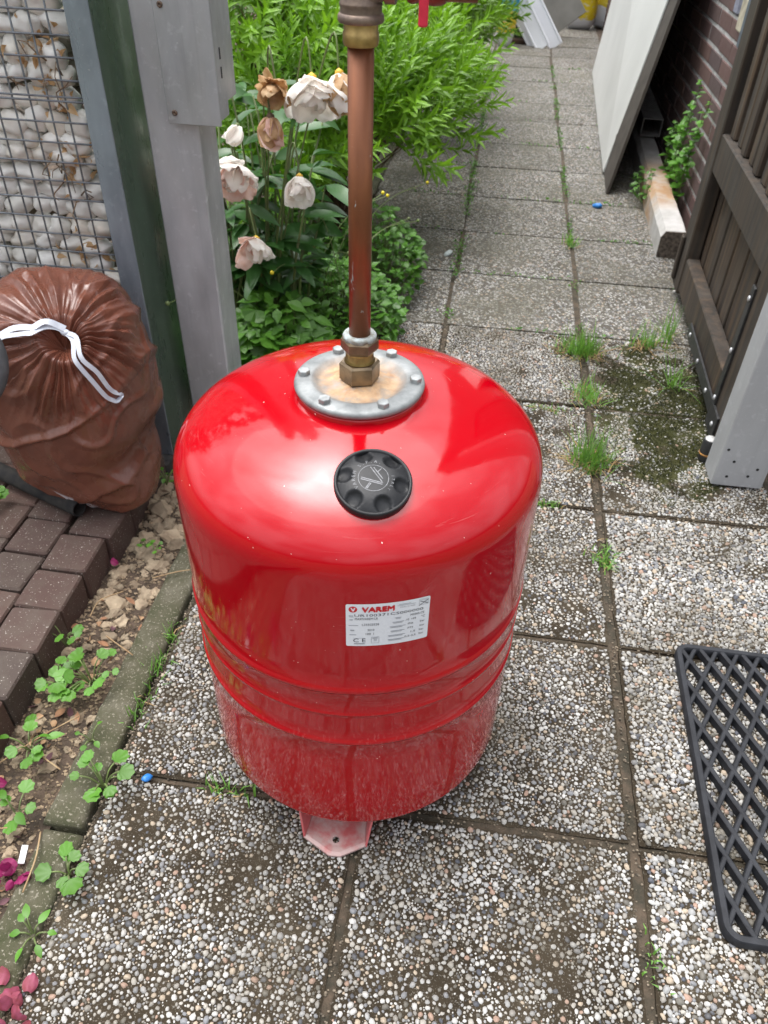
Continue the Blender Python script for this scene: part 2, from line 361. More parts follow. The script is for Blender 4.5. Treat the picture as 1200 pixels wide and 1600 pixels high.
def make_bag():
    t = NT('brown_bin_liner')
    c = t.ramp(t.noise(9, None, 5), [(.3, (.175, .062, .038)), (.7, (.125, .044, .028))])
    x, y, z = t.sep()
    # white print low on the left side of the liner
    d = t.math('ADD', t.math('MULTIPLY', t.math('SUBTRACT', z, .115), 16), t.math('MULTIPLY', t.math('ADD', x, .885), 3.5))
    k = t.math('MULTIPLY', t.ramp(t.math('ABSOLUTE', d), [(.35, 1), (.45, 0)]), t.ramp(t.noise(26, None, 1, .4, 1.5), [(.50, 0), (.53, 1)]))
    k = t.math('MULTIPLY', k, t.ramp(t.math('ADD', x, 1.0), [(.245, 1), (.26, 0)]))
    c = t.mix(k, c, (.52, .48, .50))
    h = t.math('ADD', t.noise(24, t.pos((1, 1, .6)), 4, .6, 2.2), t.math('MULTIPLY', t.noise(85, None, 3, .5, 2.0), .35))
    vv = t.n('TexVoronoi'); vv.inputs['Scale'].default_value = 26; wn = t.n('TexNoise'); wn.inputs['Scale'].default_value = 9; wn.inputs['Detail'].default_value = 3; t.l(t.pos(), wn.inputs['Vector'])
    wm = t.n('VectorMath', operation='MULTIPLY_ADD'); t.l(wn.outputs['Color'], wm.inputs[0]); wm.inputs[1].default_value = (.12, .12, .12); t.l(t.pos((1, 1, .55)), wm.inputs[2]); t.l(wm.outputs[0], vv.inputs['Vector'])
    h = t.math('ADD', t.math('MULTIPLY', h, .5), t.math('MULTIPLY', vv.outputs['Distance'], .9))
    t.bump(h, .30, .006)
    return t.set(Base_Color=c, Roughness=t.ramp(t.noise(18), [(.3, .20), (.7, .34)]), Specular_IOR_Level=.6, Coat_Weight=.1, Coat_Roughness=.2)
BAG = make_bag()
TAPE = mat('white_drawtape', (.62, .66, .72), (.5, .54, .62), 60, .4)
L_SHRUB = leafmat('shrub_leaf', (.18, .35, .028), (.085, .19, .016), .5, .45, .34)
L_SHRUB2 = leafmat('shrub_leaf_dull', (.14, .27, .035), (.07, .15, .02), .4, .45, .4)
L_PEONY = leafmat('peony_leaf', (.045, .13, .030), (.022, .07, .018), .6, .33, .25)
L_WEED = leafmat('weed_leaf', (.105, .27, .03), (.055, .16, .02), .4, .42, .35)
L_COVER = leafmat('ground_cover_leaf', (.085, .22, .025), (.04, .12, .015), .5, .42, .35)
L_GRASS = leafmat('grass_blade', (.15, .32, .06), (.085, .19, .035), .5, .5, .4)
L_DRY = leafmat('dry_blade', (.33, .23, .11), (.20, .12, .05), .3, .8, .2)
L_MOSS = leafmat('moss', (.032, .036, .007), (.014, .017, .004), .5, .9, .1)
L_HEDGE = leafmat('hedge_leaf', (.04, .085, .02), (.02, .045, .012), .5)
STEM = mat('green_stem', (.13, .19, .05), (.10, .12, .05), 30, .6)
TWIG = mat('brown_twig', (.16, .10, .055), (.09, .06, .035), 40, .8)
def petalmat(name, c1, c2, s=40):
    t = NT(name); c = t.ramp(t.noise(s, None, 4), [(.35, c1), (.65, c2)])
    t.set(Base_Color=c, Roughness=.6)
    tr = t.n('BsdfTranslucent'); t.l(c, tr.inputs['Color']); ms = t.n('MixShader'); ms.inputs[0].default_value = .45
    t.l(t.b.outputs[0], ms.inputs[1]); t.l(tr.outputs[0], ms.inputs[2]); t.l(ms.outputs[0], t.out.inputs['Surface']); return t.m
P_WHITE = petalmat('pale_petal', (.95, .93, .88), (.93, .87, .82))
P_PINK = petalmat('pink_petal', (.86, .66, .62), (.74, .46, .36))
P_BROWN = petalmat('withered_petal', (.68, .48, .28), (.45, .26, .11))
P_MAG = petalmat('magenta_petal', (.36, .02, .14), (.22, .012, .08), 60)
P_MAGP = petalmat('faded_magenta_petal', (.42, .10, .17), (.28, .06, .07), 60)
YEL = mat('yellow_stamen', (.75, .52, .05), (.6, .3, .04), 90, .6)
RSTONE = mat('sandy_rubble', (.34, .275, .19), (.20, .15, .10), 24, .9, objrand=.3, bump=.6, bscale=120, bdist=.004)
BLUEP = mat('blue_plastic', (.03, .22, .60), (.02, .16, .5), 60, .35)

# ================================================================== SETTING
def grid(name, x0, x1, y0, y1, nx, ny, hf, m, kind='structure', parent=None):
    X, Y = np.meshgrid(np.linspace(x0, x1, nx), np.linspace(y0, y1, ny)); V = []
    for a, b in zip(X.ravel(), Y.ravel()): V.append((a, b, hf(a, b)))
    F = [(j * nx + i, j * nx + i + 1, (j + 1) * nx + i + 1, (j + 1) * nx + i) for j in range(ny - 1) for i in range(nx - 1)]
    o = ob(name, mesh(V, F, m, True, name), parent)
    if kind: o['kind'] = kind
    return o
N3 = lambda x, y, z=0: noise.noise(Vector((x, y, z)))
GRASSG = mat('rough_ground', (.10, .085, .055), (.05, .06, .025), .8, .95, bump=.5, bscale=30, bdist=.02)
tag(MB().box(-60, 60, -60, 90, -.5, -.06).ob('ground', GRASSG), kind='structure')
path = grid('path', -.506, 1.16, -1.05, 10.4, 60, 300, lambda a, b: -.0075 + .004 * N3(a * 14, b * 14), JOINT)
# rows and columns of 40 cm washed-gravel slabs
YB = [-1.02, -.61, -.202, .208, .618, 1.014, 1.424, 1.866, 2.285, 2.70, 3.10, 3.52, 3.95, 4.36, 4.83, 5.27, 5.86, 6.30, 6.72, 7.15, 7.57, 7.99, 8.41, 8.83, 9.25, 9.67, 10.1]
XB = [(-.500, -.1030), (-.0905, .3185), (.3350, .735), (.748, 1.145)]
# --- pebbles by dart throwing over the near part of the path
def pebble_height_dirt(x, y):
    d = .5 + .5 * N3(x * 6, y * 6, 3.3) + .35 * N3(x * 17, y * 17, 1.1)
    return d
def throw(x0, x1, y0, y1):
    cell = .0075; G = {}; out = []
    def ok(x, y, r):
        i, j = int(x / cell), int(y / cell)
        for a in range(i - 2, i + 3):
            for b in range(j - 2, j + 3):
                for (px, py, pr) in G.get((a, b), ()):
                    dd = (px - x) ** 2 + (py - y) ** 2
                    if dd < (pr + r) ** 2 * .72: return False
        return True
    A = (x1 - x0) * (y1 - y0)
    for rmin, rmax, dens in ((.0038, .0051, 6000), (.0027, .0038, 20000), (.0019, .0028, 42000), (.0012, .0019, 60000)):
        n = int(A * dens); xs = rng.uniform(x0 + .002, x1 - .002, n); ys = rng.uniform(y0 + .002, y1 - .002, n); rs = rng.uniform(rmin, rmax, n)
        for x, y, r in zip(xs.tolist(), ys.tolist(), rs.tolist()):
            if ok(x, y, r):
                G.setdefault((int(x / cell), int(y / cell)), []).append((x, y, r)); out.append((x, y, r))
    return np.array(out)
PN = 7
_t = np.arange(PN) * 2 * np.pi / PN
PT = np.concatenate([np.stack([np.cos(_t), np.sin(_t), np.zeros(PN)], 1), np.stack([.80 * np.cos(_t + .2), .80 * np.sin(_t + .2), np.full(PN, .62)], 1), [[0, 0, 1.0]]])
PF = [(i, (i + 1) % PN, PN + (i + 1) % PN) for i in range(PN)] + [(i, PN + (i + 1) % PN, PN + i) for i in range(PN)] + [(PN + i, PN + (i + 1) % PN, 2 * PN) for i in range(PN)]
PF = np.array(PF)
def pebbles(x0, x1, y0, y1, big=1.0, bury=.0):
    D = throw(x0, x1, y0, y1); keep = []
    dirt = np.array([pebble_height_dirt(a, b) for a, b in D[:, :2]])
    mossd = ((D[:, 0] - .53) * 5.2) ** 2 + ((D[:, 1] - 1.88) * 2.6) ** 2 + np.array([3 * .5 * N3(a * 11, b * 11, 9) for a, b in D[:, :2]])
    sink = np.clip((dirt - .45) * .0026, 0, .0012) * rng.uniform(.3, 1.25, len(D)) + np.where(mossd < .9, .0030 * rng.random(len(D)), 0) + bury
    asp = rng.uniform(1.0, 1.45, len(D)); ang = rng.uniform(0, np.pi * 2, len(D)); r = D[:, 2] * big
    h = r * rng.uniform(.50, .72, len(D))
    z0 = -.0010 - sink
    ok = z0 + h > -.0012
    D, asp, ang, r, h, z0 = D[ok], asp[ok], ang[ok], r[ok], h[ok], z0[ok]; n = len(D)
    V = np.repeat(PT[None], n, 0) * (1 + .10 * rng.standard_normal((n, len(PT), 1)) * np.array([1, 1, .3]))
    tilt = .25 * rng.standard_normal((n, 1, 2))
    sx = (r * np.sqrt(asp))[:, None]; sy = (r / np.sqrt(asp))[:, None]
    X = V[:, :, 0] * sx * .97; Y = V[:, :, 1] * sy * .97; Z = V[:, :, 2] * h[:, None] + tilt[:, :, 0] * X * .4 * V[:, :, 2]
    c, s = np.cos(ang)[:, None], np.sin(ang)[:, None]
    W = np.stack([D[:, :1] + X * c - Y * s, D[:, 1:2] + X * s + Y * c, z0[:, None] + Z], 2).reshape(-1, 3)
    F = (PF[None] + (np.arange(n) * len(PT))[:, None, None]).reshape(-1, 3)
    return npmesh(W, F, PEBBLE, True, 'pebbles')
def slab_mesh(x0, x1, y0, y1, m, dz, near):
    n = 26 if near else 6; V = []; e = .005
    P = [(x0 - .0, -.035), (x0, -e)] 
    u = np.linspace(0, 1, n); 
    for j in range(n):
        for i in range(n):
            a = x0 + (x1 - x0) * u[i]; b = y0 + (y1 - y0) * u[j]
            edge = i in (0, n - 1) or j in (0, n - 1)
            jx = .0025 * N3(a * 40, b * 40, 5) if i in (0, n - 1) else 0; jy = .0025 * N3(a * 40, b * 40, 8) if j in (0, n - 1) else 0
            z = (-.0008 + .0012 * N3(a * 20, b * 20) if near else 0.0) + dz - (.003 if edge else 0)
            if near and pebble_height_dirt(a, b) > .75: z += .0006
            V.append((a + jx, b + jy, z))
    F = [(j * n + i, j * n + i + 1, (j + 1) * n + i + 1, (j + 1) * n + i) for j in range(n - 1) for i in range(n - 1)]
    rim = [i for i in range(n)] + [j * n + n - 1 for j in range(1, n)] + [(n - 1) * n + i for i in range(n - 2, -1, -1)] + [j * n for j in range(n - 2, 0, -1)]
    b = len(V)
    for k in rim: V.append((V[k][0], V[k][1], -.04))
    L = len(rim)
    for k in range(L): F.append((rim[k], b + k, b + (k + 1) % L, rim[(k + 1) % L]))
    return mesh(V, F, m, False, 'paving_slab')
for r in range(len(YB) - 1):
    for c, (xa, xb) in enumerate(XB):
        if c == 3 and r > 5: continue
        y0, y1 = YB[r] + .0045, YB[r + 1] - .0045
        near = 3 <= r <= 7 and c < 3
        xo = .006 * math.sin(r * 2.1 + c); yo = .006 * math.sin(r * 1.3 + c * 2.2)
        if r > 7: xa_, xb_ = xa + xo, xb + xo
        else: xa_, xb_ = xa, xb
        dz = .0015 * math.sin(r * 5.1 + c * 3.3)
        s = ob('paving_slab', slab_mesh(xa_, xb_, y0 + yo * .4, y1 + yo * .4, MATRIX if near else FARSLAB, dz, near), path)
        if near:
            big = 1.0 + (.12 if (c == 2 and r <= 5) else 0)
            p = ob('pebbles', pebbles(xa_ + .003, xb_ - .003, y0 + yo * .4 + .003, y1 + yo * .4 - .003, big, -.0006 if c == 2 and r < 6 else 0), s, Matrix.Translation((0, 0, dz)))
            p['kind'] = 'stuff'
parts = []
gv, gf = ico(1)
for i in range(2600):
    if i % 3 == 0: x, y = random.choice((-.0968, .3268)) + random.gauss(0, .0045), random.uniform(.2, 2.3)
    elif i % 3 == 1: x, y = random.uniform(-.5, .73), random.choice(YB[4:9]) + random.gauss(0, .003)
    else: x, y = -.504 + random.gauss(0, .003), random.uniform(.2, 1.5)
    r_ = random.uniform(.0009, .0030); parts.append((gv * r_ * np.array([1, .8, .6]) + np.array([x, y, -.0055 + .0015 * random.random()]), gf))
gp_ = [np.concatenate([p[0] for p in parts]), np.concatenate([p[1] + i * len(gv) for i, p in enumerate(parts)])]
tag(ob('joint_grit', npmesh(gp_[0], gp_[1], mat('joint_grit', (.22, .18, .13), (.09, .075, .055), 90, .9, island=.6), True), path), kind='stuff')
# kerb strip along the left edge of the path
kerb = tag(MB().box(-.572, -.508, -1.0, 9.5, -.2, -.03).ob('kerb', JOINT), kind='structure')
ky = [-1.0, -.32, .512, 1.43, 2.42, 3.42, 4.42, 5.42, 6.42, 7.42, 8.42, 9.4]
for i in range(len(ky) - 1):
    a, b = ky[i] + .006, ky[i + 1] - .006; n = 70; V = []; F = []
    prof = [(-.573, -.1), (-.573, -.004), (-.571, .001), (-.566, .004), (-.555, .005), (-.540, .005), (-.526, .005), (-.515, .004), (-.511, .001), (-.509, -.004), (-.509, -.1)]
    sh = (-.004, .003, -.005, .002)[i % 4]
    for j in range(n):
        y = a + (b - a) * j / (n - 1)
        for (x, z) in prof: V.append((x + sh + .003 * N3(x * 30, y * 22, i) + .0015 * N3(x * 90, y * 80, i), y, z + (.003 * N3(x * 40, y * 25, 4 + i) + .0022 * N3(x * 130, y * 110, i) if z > -.05 else 0)))
    k = len(prof)
    for j in range(n - 1):
        for q in range(k - 1): F.append((j * k + q, (j + 1) * k + q, (j + 1) * k + q + 1, j * k + q + 1))
    F += [tuple(range(k)), tuple(range((n - 1) * k, n * k))[::-1]]
    ob('kerb_block', mesh(V, F, KERB, True, 'kerb_block'), kerb)
# soil strip and garden bed
def soilh(a, b): return -.014 + .012 * N3(a * 9, b * 9) + .007 * N3(a * 30, b * 30) + .03 * max(0, (b - 1.0)) * (1 if b < 1.5 else 0) + (.01 if b > 1.5 else 0)
soil = grid('soil_strip', -.74, -.566, -.6, 1.56, 40, 260, soilh, SOIL)
grid('garden_bed', -2.6, -.566, 1.56, 9.6, 90, 150, lambda a, b: .0 + .02 * N3(a * 5, b * 5) + .01 * N3(a * 20, b * 20), SOIL)
grid('wall_foot_strip', .742, 1.6, 1.62, 9.6, 20, 120, lambda a, b: -.004 + .012 * N3(a * 9, b * 9), SOIL)
# raised patio of dark clay pavers on the left
patio = tag(MB().box(-2.4, -.720, -.8, 1.40, -.05, .048).ob('brick_patio', JOINT), kind='structure')
pm = []
for s_ in range(4):
    b = MB().box(-.046, .046, -.0485, .0485, -.085, 0, .004); v = [(x + .002 * N3(x * 60, y * 60, s_ * 3 + z * 30), y + .002 * N3(x * 60, y * 60, 9 + s_), z + (.0015 * N3(x * 40, y * 40, s_) if z > -.01 else 0)) for x, y, z in b.v]
    pm.append(mesh(v, b.f, PAVER, False, 'brick'))
for c in range(13):
    yy = -.78 + (.035 * (c % 3))
    while yy < 1.36:
        x = -.751 - .0955 * c + .004 * N3(c, yy * 7); z = .066 + .007 * N3(c * 1.7, yy * 5)
        if c == 0 and yy > 1.09: x += .012
        ob('brick', pm[random.randrange(4)], patio, T(x, yy, z, random.gauss(0, .018), random.gauss(0, .018), random.gauss(0, .02)))
        yy += .1005
# rubble stones on the soil strip
rk = [rock(RSTONE, 2, .75, 1.5, s, name='stone') for s in range(7)]
for m_ in rk: m_.polygons.foreach_set('use_smooth', [False] * len(m_.polygons))
def stone(x, y, z, s, a=.55): ob('stone', rk[random.randrange(7)], soil, T(x, y, z, random.uniform(-.3, .3), random.uniform(-.3, .3), random.uniform(0, 6.3), (s * random.uniform(.8, 1.25), s * random.uniform(.7, 1.0), s * a)))
for i in range(105):
    y = random.uniform(.98, 1.40); x = random.uniform(-.70, -.585); s = random.choice((.006, .008, .010, .013, .016, .020, .024)); stone(x, y, soilh(x, y) + s * .1, s)
for i in range(110):
    y = .25 + .75 * random.random() ** .8; x = random.uniform(-.70, -.585); s = random.choice((.004, .005, .006, .008, .010, .013)); stone(x, y, soilh(x, y) + s * .2, s)
# crumbs and dead bits too small to pick apart
V = []; F = []
for i in range(5200):
    y = random.uniform(.1, 1.45); x = random.uniform(-.715, -.578); s = random.uniform(.001, .0042); z = soilh(x, y) + .001
    b = len(V); a = random.uniform(0, 6.3)
    for k in range(4): V.append((x + s * math.cos(a + k * 1.57) * (1.6 if k % 2 else 1), y + s * math.sin(a + k * 1.57), z + random.uniform(-.5, .5) * s))
    V.append((x, y, z + s)); F += [(b + k, b + (k + 1) % 4, b + 4) for k in range(4)]
tag(ob('soil_crumbs', mesh(V, F, mat('soil_crumb', (.30, .23, .15), (.10, .07, .045), 60, .9, island=.6), False), soil), kind='stuff')

# ================================================================== leaf tools
def leaf_tpl(L, W, fold=.25, droop=.25, n=4, lobes=0):
    """leaf along +X from origin, normal +Z"""
    V = [(0, 0, 0)]; F = []
    for i in range(1, n):
        t = i / n; wdt = W * math.sin(math.pi * t ** .85) ** .9
        if lobes: wdt *= 1 + .35 * math.cos(t * lobes * 6.28)
        z = -droop * L * t * t
        V += [(L * t, wdt, z + fold * wdt), (L * t, 0, z), (L * t, -wdt, z + fold * wdt)]
    V.append((L, 0, -droop * L)); e = len(V) - 1
    F += [(0, 2, 1), (0, 3, 2)]
    for i in range(n - 2):
        a = 1 + 3 * i
        F += [(a, a + 1, a + 4), (a, a + 4, a + 3), (a + 1, a + 2, a + 5), (a + 1, a + 5, a + 4)]
    a = 1 + 3 * (n - 2); F += [(a, a + 1, e), (a + 1, a + 2, e)]
    return np.array(V, float), np.array(F)
def round_leaf(R, n=9, cup=.12, wav=.08, lob=0.0, k=3):
    V = [(0, 0, 0)]; 
    for i in range(n + 1):
        t = -math.pi * .90 + 1.80 * math.pi * i / n; rr = R * (.85 + .25 * math.cos(t)) * (1 + lob * math.cos(t * k * 2 + .5)); V.append((R * .55 + rr * math.cos(t) * .9, rr * math.sin(t), cup * R * (.3 + wav * 4 * math.sin(i * 2.1))))
    return np.array(V), np.array([(0, i, i + 1) for i in range(1, n + 1)])
def rot_to(dirs, ups):
    """rotation matrices whose X axis is dirs and Z axis near ups"""
    x = dirs / np.linalg.norm(dirs, axis=1, keepdims=True)
    y = np.cross(ups, x); y /= np.linalg.norm(y, axis=1, keepdims=True) + 1e-9; z = np.cross(x, y)
    return np.stack([x, y, z], 2)
def scatter(tpl, P, D, U, S):
    V, F = tpl; n = len(P); Rm = rot_to(D, U)
    W = np.einsum('nij,kj->nki', Rm, V) * np.asarray(S)[:, None, None] + P[:, None, :]
    return W.reshape(-1, 3), (F[None] + (np.arange(n) * len(V))[:, None, None]).reshape(-1, 3)
def join(parts):
    Vs = []; Fs = []; b = 0
    for V, F in parts: Vs.append(V); Fs.append(F + b); b += len(V)
    return np.concatenate(Vs), np.concatenate(Fs)
def sprig(L, n, leafL, leafW, spread=.9):
    """template: stem along +X with leaves in a spiral"""
    tp = leaf_tpl(leafL, leafW, .2, .3, 3); P = []; D = []; U = []; S = []
    for i in range(n):
        t = (i + .5) / n; a = i * 2.4; el = spread * (1 - .55 * t)
        P.append((L * t, 0, 0)); d = (math.cos(el) + .1, math.sin(el) * math.cos(a), math.sin(el) * math.sin(a)); D.append(d)
        U.append((-d[0] * .3 + .8, -d[1], -d[2])); S.append((.65 + .5 * math.sin(math.pi * (.15 + .8 * t))) * random.uniform(.8, 1.15))
    return scatter(tp, np.array(P), np.array(D), np.array(U), S)
def shrub(name, blobs, n, spec, lm, label, cat, base, group=None, per=1.0, droop=.15):
    rt = root(name, base, label, cat, group)
    tpls = [sprig(*spec) for _ in range(4)]; parts = []
    stems = MB()
    vol = np.array([b[3] * b[4] * b[5] for b in blobs]); pick = rng.choice(len(blobs), n, p=vol ** .67 / (vol ** .67).sum())
    P = []; D = []
    def clump_dirs(m_):
        q = rng.standard_normal((m_, 3)); q[:, 2] = np.abs(q[:, 2]) * .9 + .1 * q[:, 2]; return q / np.linalg.norm(q, axis=1, keepdims=True)
    CD = [clump_dirs(max(8, int(n * .045))) for _ in blobs]; CR_ = [rng.uniform(.72, 1.12, len(q)) for q in CD]
    for k in pick:
        bx, by, bz, ax, ay, az = blobs[k]; ci = rng.integers(0, len(CD[k]))
        d = CD[k][ci] + .16 * rng.standard_normal(3); d /= np.linalg.norm(d)
        rr = rng.uniform(.45, 1.0) ** .5 * CR_[k][ci]
        p = np.array([bx + d[0] * ax * rr, by + d[1] * ay * rr, bz + d[2] * az * rr])
        if p[2] < .02: continue
        P.append(p); D.append(d * np.array([1, 1, .7]) + np.array([0, 0, .45 - droop]) + .35 * rng.standard_normal(3))
    P = np.array(P); D = np.array(D); U = np.tile([0., 0, 1.], (len(P), 1)) + .2 * rng.standard_normal((len(P), 3))
    S = rng.uniform(.7, 1.2, len(P)); q = rng.integers(0, 4, len(P))
    for j in range(4):
        s = q == j
        parts.append(scatter(tpls[j], P[s], D[s], U[s], S[s]))
    V, F = join(parts); ob('crown', npmesh(V, F, lm, False, 'crown'), rt)
    for k in range(0, min(len(P), 240), 3):
        bx, by, bz, *_ = blobs[0]
        a = Vector((base[0] + random.gauss(0, .03), base[1] + random.gauss(0, .03), base[2])); e = Vector(P[k]); mid = a.lerp(e, .5) + Vector((0, 0, .05))
        stems.tube([a, mid, e], [.004, .003, .0015], 4, False)
    stems.ob('trunk', TWIG, rt, True); return rt

def at_ground(*a): return a
# ================================================================== RED EXPANSION TANK
TC = (-.1268, .766)
tank = root('pressure_vessel', (TC[0], TC[1], 0), 'glossy red expansion tank with copper pipe standing on the gravel slabs', 'tank')
TL = Matrix.Translation((TC[0], TC[1], 0))
prof = [(.0001, .045)]
for i in range(1, 9):
    a = i / 9; prof.append((.219 * a, .045 + .040 * a ** 3))
prof += [(.2215, .0895), (.2242, .0925), (.225, .097)]
def bead(z, h, a, n=9): return [(.225 + a * math.cos((i / (n - 1) - .5) * math.pi) ** 1.2 if 0 < i < n - 1 else .225, z + (i / (n - 1) - .5) * h) for i in range(n)]
zz = [(.225, .15), (.225, .20), (.225, .25)] + bead(.294, .014, .0026) + [(.2249, .32), (.2249, .345)] + bead(.353, .007, .0014) + [(.2249, .37)] + bead(.400, .015, .0026) + [(.225, .43), (.225, .47), (.225, .50), (.225, .53), (.225, .555)]
prof += zz
for i in range(0, 30):
    r = .225 * math.cos(i / 29 * math.pi / 2 * .80); 
    prof.append((max(r, .0745), .575 + .10 * max(0, 1 - (r / .225) ** 2) ** .4)) if r > .0745 else None
prof += [(.0742, .6715), (.0735, .676), (.0725, .6775), (.068, .678), (.0001, .678)]
autosmooth(MB().lathe(prof, 160, TL).ob('body', RED, tank), 50)
# flange with bolts (origin on the axis so that its stain stays with it)
fz = .678
FL = T(TC[0], TC[1], fz)
fl = autosmooth(MB().lathe([(.070, -.001), (.0745, .0015), (.0755, .004), (.0745, .0075), (.071, .0092), (.062, .0100), (.057, .0100), (.0535, .0092), (.049, .0055), (.044, .0042), (.036, .0046), (.029, .0070), (.022, .0085), (.018, .0088), (.0001, .0088)], 96).ob('flange', FLANGE, tank, mw=FL), 60)
# shallow oblong stampings in the rim
bme = MB().lathe([(.0070, -.0005), (.0070, .0048), (.0063, .0056), (.0001, .0058)], 6); bme = mesh(bme.v, bme.f, ZINC, False, 'bolt')
for k in range(6):
    a = rad(-57 + 60 * k); ob('bolt', bme, fl, T(TC[0] + .0645 * math.cos(a), TC[1] + .0645 * math.sin(a), fz + .0098, 0, 0, random.uniform(0, 1)))
# union: hex nut, threaded collar, upper nut, verdigris ring
def hexnut(name, r, z0, z1, m, ch=.0025, ph=.3):
    b = MB(); b.lathe([(r * .90, z0), (r, z0 + ch), (r, z1 - ch), (r * .90, z1)], 6, T(TC[0], TC[1], 0), ph)
    return b.ob(name, m, tank)
U0 = fz + .0085
hexnut('union_nut', .0232, U0, U0 + .024, BRASS)
MB().lathe([(.0165, U0 + .024), (.0175, U0 + .025)] + [(.0148 + .0011 * (i % 2), U0 + .026 + i * .0013) for i in range(8)] + [(.016, U0 + .037)], 40, TL).ob('thread', BRASS2, tank, True)
hexnut('compression_nut', .0212, U0 + .037, U0 + .053, BRASS, .003, .1)
MB().lathe([(.0185, U0 + .052), (.0188, U0 + .0555), (.0172, U0 + .0580), (.0128, U0 + .0575)], 40, TL).ob('verdigris_ring', VERD, tank, True)
MB().lathe([(.0118, .73), (.0118, 1.022)], 48, TL).ob('copper_pipe', COPPER, tank, True)
autosmooth(MB().lathe([(.0119, 1.0185), (.0150, 1.0195), (.0158, 1.022), (.0158, 1.029), (.0150, 1.0305), (.0150, 1.0365), (.013, 1.037)], 48, TL).ob('brass_coupling', BRASS2, tank), 40)
autosmooth(MB().lathe([(.0150, 1.0362), (.0188, 1.0365), (.0200, 1.0382), (.0200, 1.0415), (.0190, 1.0432), (.0180, 1.0437), (.0178, 1.0485), (.0184, 1.0495), (.0184, 1.0508), (.0176, 1.052), (.0176, 1.060)], 48, TL).ob('elbow_socket', BRONZE, tank), 40)
eb = MB(); pts = []
for i in range(10):
    a = math.pi / 2 * i / 9; pts.append((TC[0] + .021 - .021 * math.cos(a), TC[1], 1.049 + .021 * math.sin(a)))
eb.tube(pts, .0170, 28); autosmooth(eb.ob('elbow', BRONZE, tank))
autosmooth(MB().tube([(TC[0] + .021, TC[1], 1.070), (TC[0] + .030, TC[1], 1.070)], .0195, 32).ob('elbow_collar', BRONZE, tank))
MB().tube([(TC[0] + .029, TC[1], 1.0690), (TC[0] + .098, TC[1] + .002, 1.0690)], .0150, 32).ob('horizontal_pipe', COPPER, tank, True)
vb = MB().tube([(TC[0] + .040, TC[1], 1.0690), (TC[0] + .044, TC[1], 1.0690), (TC[0] + .048, TC[1], 1.0690), (TC[0] + .062, TC[1], 1.0690), (TC[0] + .068, TC[1], 1.0690), (TC[0] + .072, TC[1], 1.0690)], [.0165, .0178, .0165, .0185, .0178, .016], 24)
valve = autosmooth(vb.ob('valve', mat('red_brown_valve', (.20, .05, .035), (.13, .04, .03), 70, .45, .5), tank))
# the lever's bent red grip hanging in front of the valve
lx = TC[0] + .0555
lv = MB().box(lx - .0115, lx + .0115, TC[1] - .0230, TC[1] - .0185, 1.0585, 1.083, .0012).box(lx - .0040, lx + .0040, TC[1] - .0240, TC[1] - .0200, 1.0385, 1.0640, .0014)
lv.ob('lever', REDLEVER, valve)
# black screw cap on the dome
cp = Vector((TC[0] + .0388, TC[1] - .1482, .6528)); rho = .1532
slope = .10 * .4 * (1 - (rho / .225) ** 2) ** (-.6) * 2 * rho / .225 ** 2
out = Vector((.0388, -.1482, 0)).normalized(); nrm = (out * slope + Vector((0, 0, 1))).normalized()
zx = Vector((1, 0, 0)); zx = (zx - nrm * zx.dot(nrm)).normalized(); zy = nrm.cross(zx)
CM = Matrix((zx, zy, nrm)).transposed().to_4x4(); CM.translation = cp - nrm * .002
V = []; F = []; nr, na = 40, 120; R0 = .0405
for i in range(nr + 1):
    rr = R0 * .90 * i / nr
    for k in range(na):
        t = 2 * math.pi * k / na; z = .0145 - .0075 * (rr / (R0 * .90)) ** 3.2
        for q in range(6):
            a = rad(-62 + 60 * q); dx = rr * math.cos(t) - R0 * .74 * math.cos(a); dy = rr * math.sin(t) - R0 * .74 * math.sin(a)
            dd = math.hypot(dx, dy) / (R0 * .225)
            if dd < 1: z -= .0062 * (1 - dd ** 3) ** .8
        V.append((rr * math.cos(t), rr * math.sin(t), z))
for (rr, z) in ((R0 * .905, .0072), (R0 * .93, .0086), (R0 * .97, .0088), (R0, .0074), (R0, .0012), (R0 * .985, -.002), (R0 * .93, -.004)):
    for k in range(na):
        t = 2 * math.pi * k / na; V.append((rr * math.cos(t), rr * math.sin(t), z))
for i in range(nr + 7):
    for k in range(na): F.append((i * na + k, (i + 1) * na + k, (i + 1) * na + (k + 1) % na, i * na + (k + 1) % na))
cap = autosmooth(ob('screw_cap', mesh(V, F, BLACKP, True), tank, CM), 60)

# --- flat text tools
def text_mesh(body, size, align='LEFT'):
    cu = bpy.data.curves.new('t', 'FONT'); cu.body = body; cu.size = size; cu.align_x = align; cu.resolution_u = 2
    o = bpy.data.objects.new('t', cu); COL.objects.link(o); bpy.context.view_layer.update()
    me = bpy.data.meshes.new_from_object(o.evaluated_get(bpy.context.evaluated_depsgraph_get()))
    v = [tuple(x.co) for x in me.vertices]; f = [tuple(p.vertices) for p in me.polygons]
    bpy.data.objects.remove(o); bpy.data.curves.remove(cu); bpy.data.meshes.remove(me); return v, f
def arc_text(body, size, R, a0, step):
    b = MB()
    for i, ch in enumerate(body):
        if ch == ' ': continue
        v, f = text_mesh(ch, size, 'CENTER'); a = a0 - step * i
        v = [Matrix.Rotation(a - math.pi / 2, 4, 'Z') @ Vector((x, y + R, 0)) for x, y, z in v]; b.add(v, f)
    return b
def lift(b, z=.0148): return [(x, y, z - .0075 * (math.hypot(x, y) / (R0 * .9)) ** 3.2) for x, y, _ in b.v]
em = arc_text('VAREM S.P.A.', .0050, .0188, rad(222), rad(13)).add(*[(lambda t: (t.v, t.f))(arc_text('ITALY', .0040, .0188, rad(18), rad(12)))][0])
ob('cap_lettering', mesh(lift(em), em.f, EMBOSS), cap, CM)
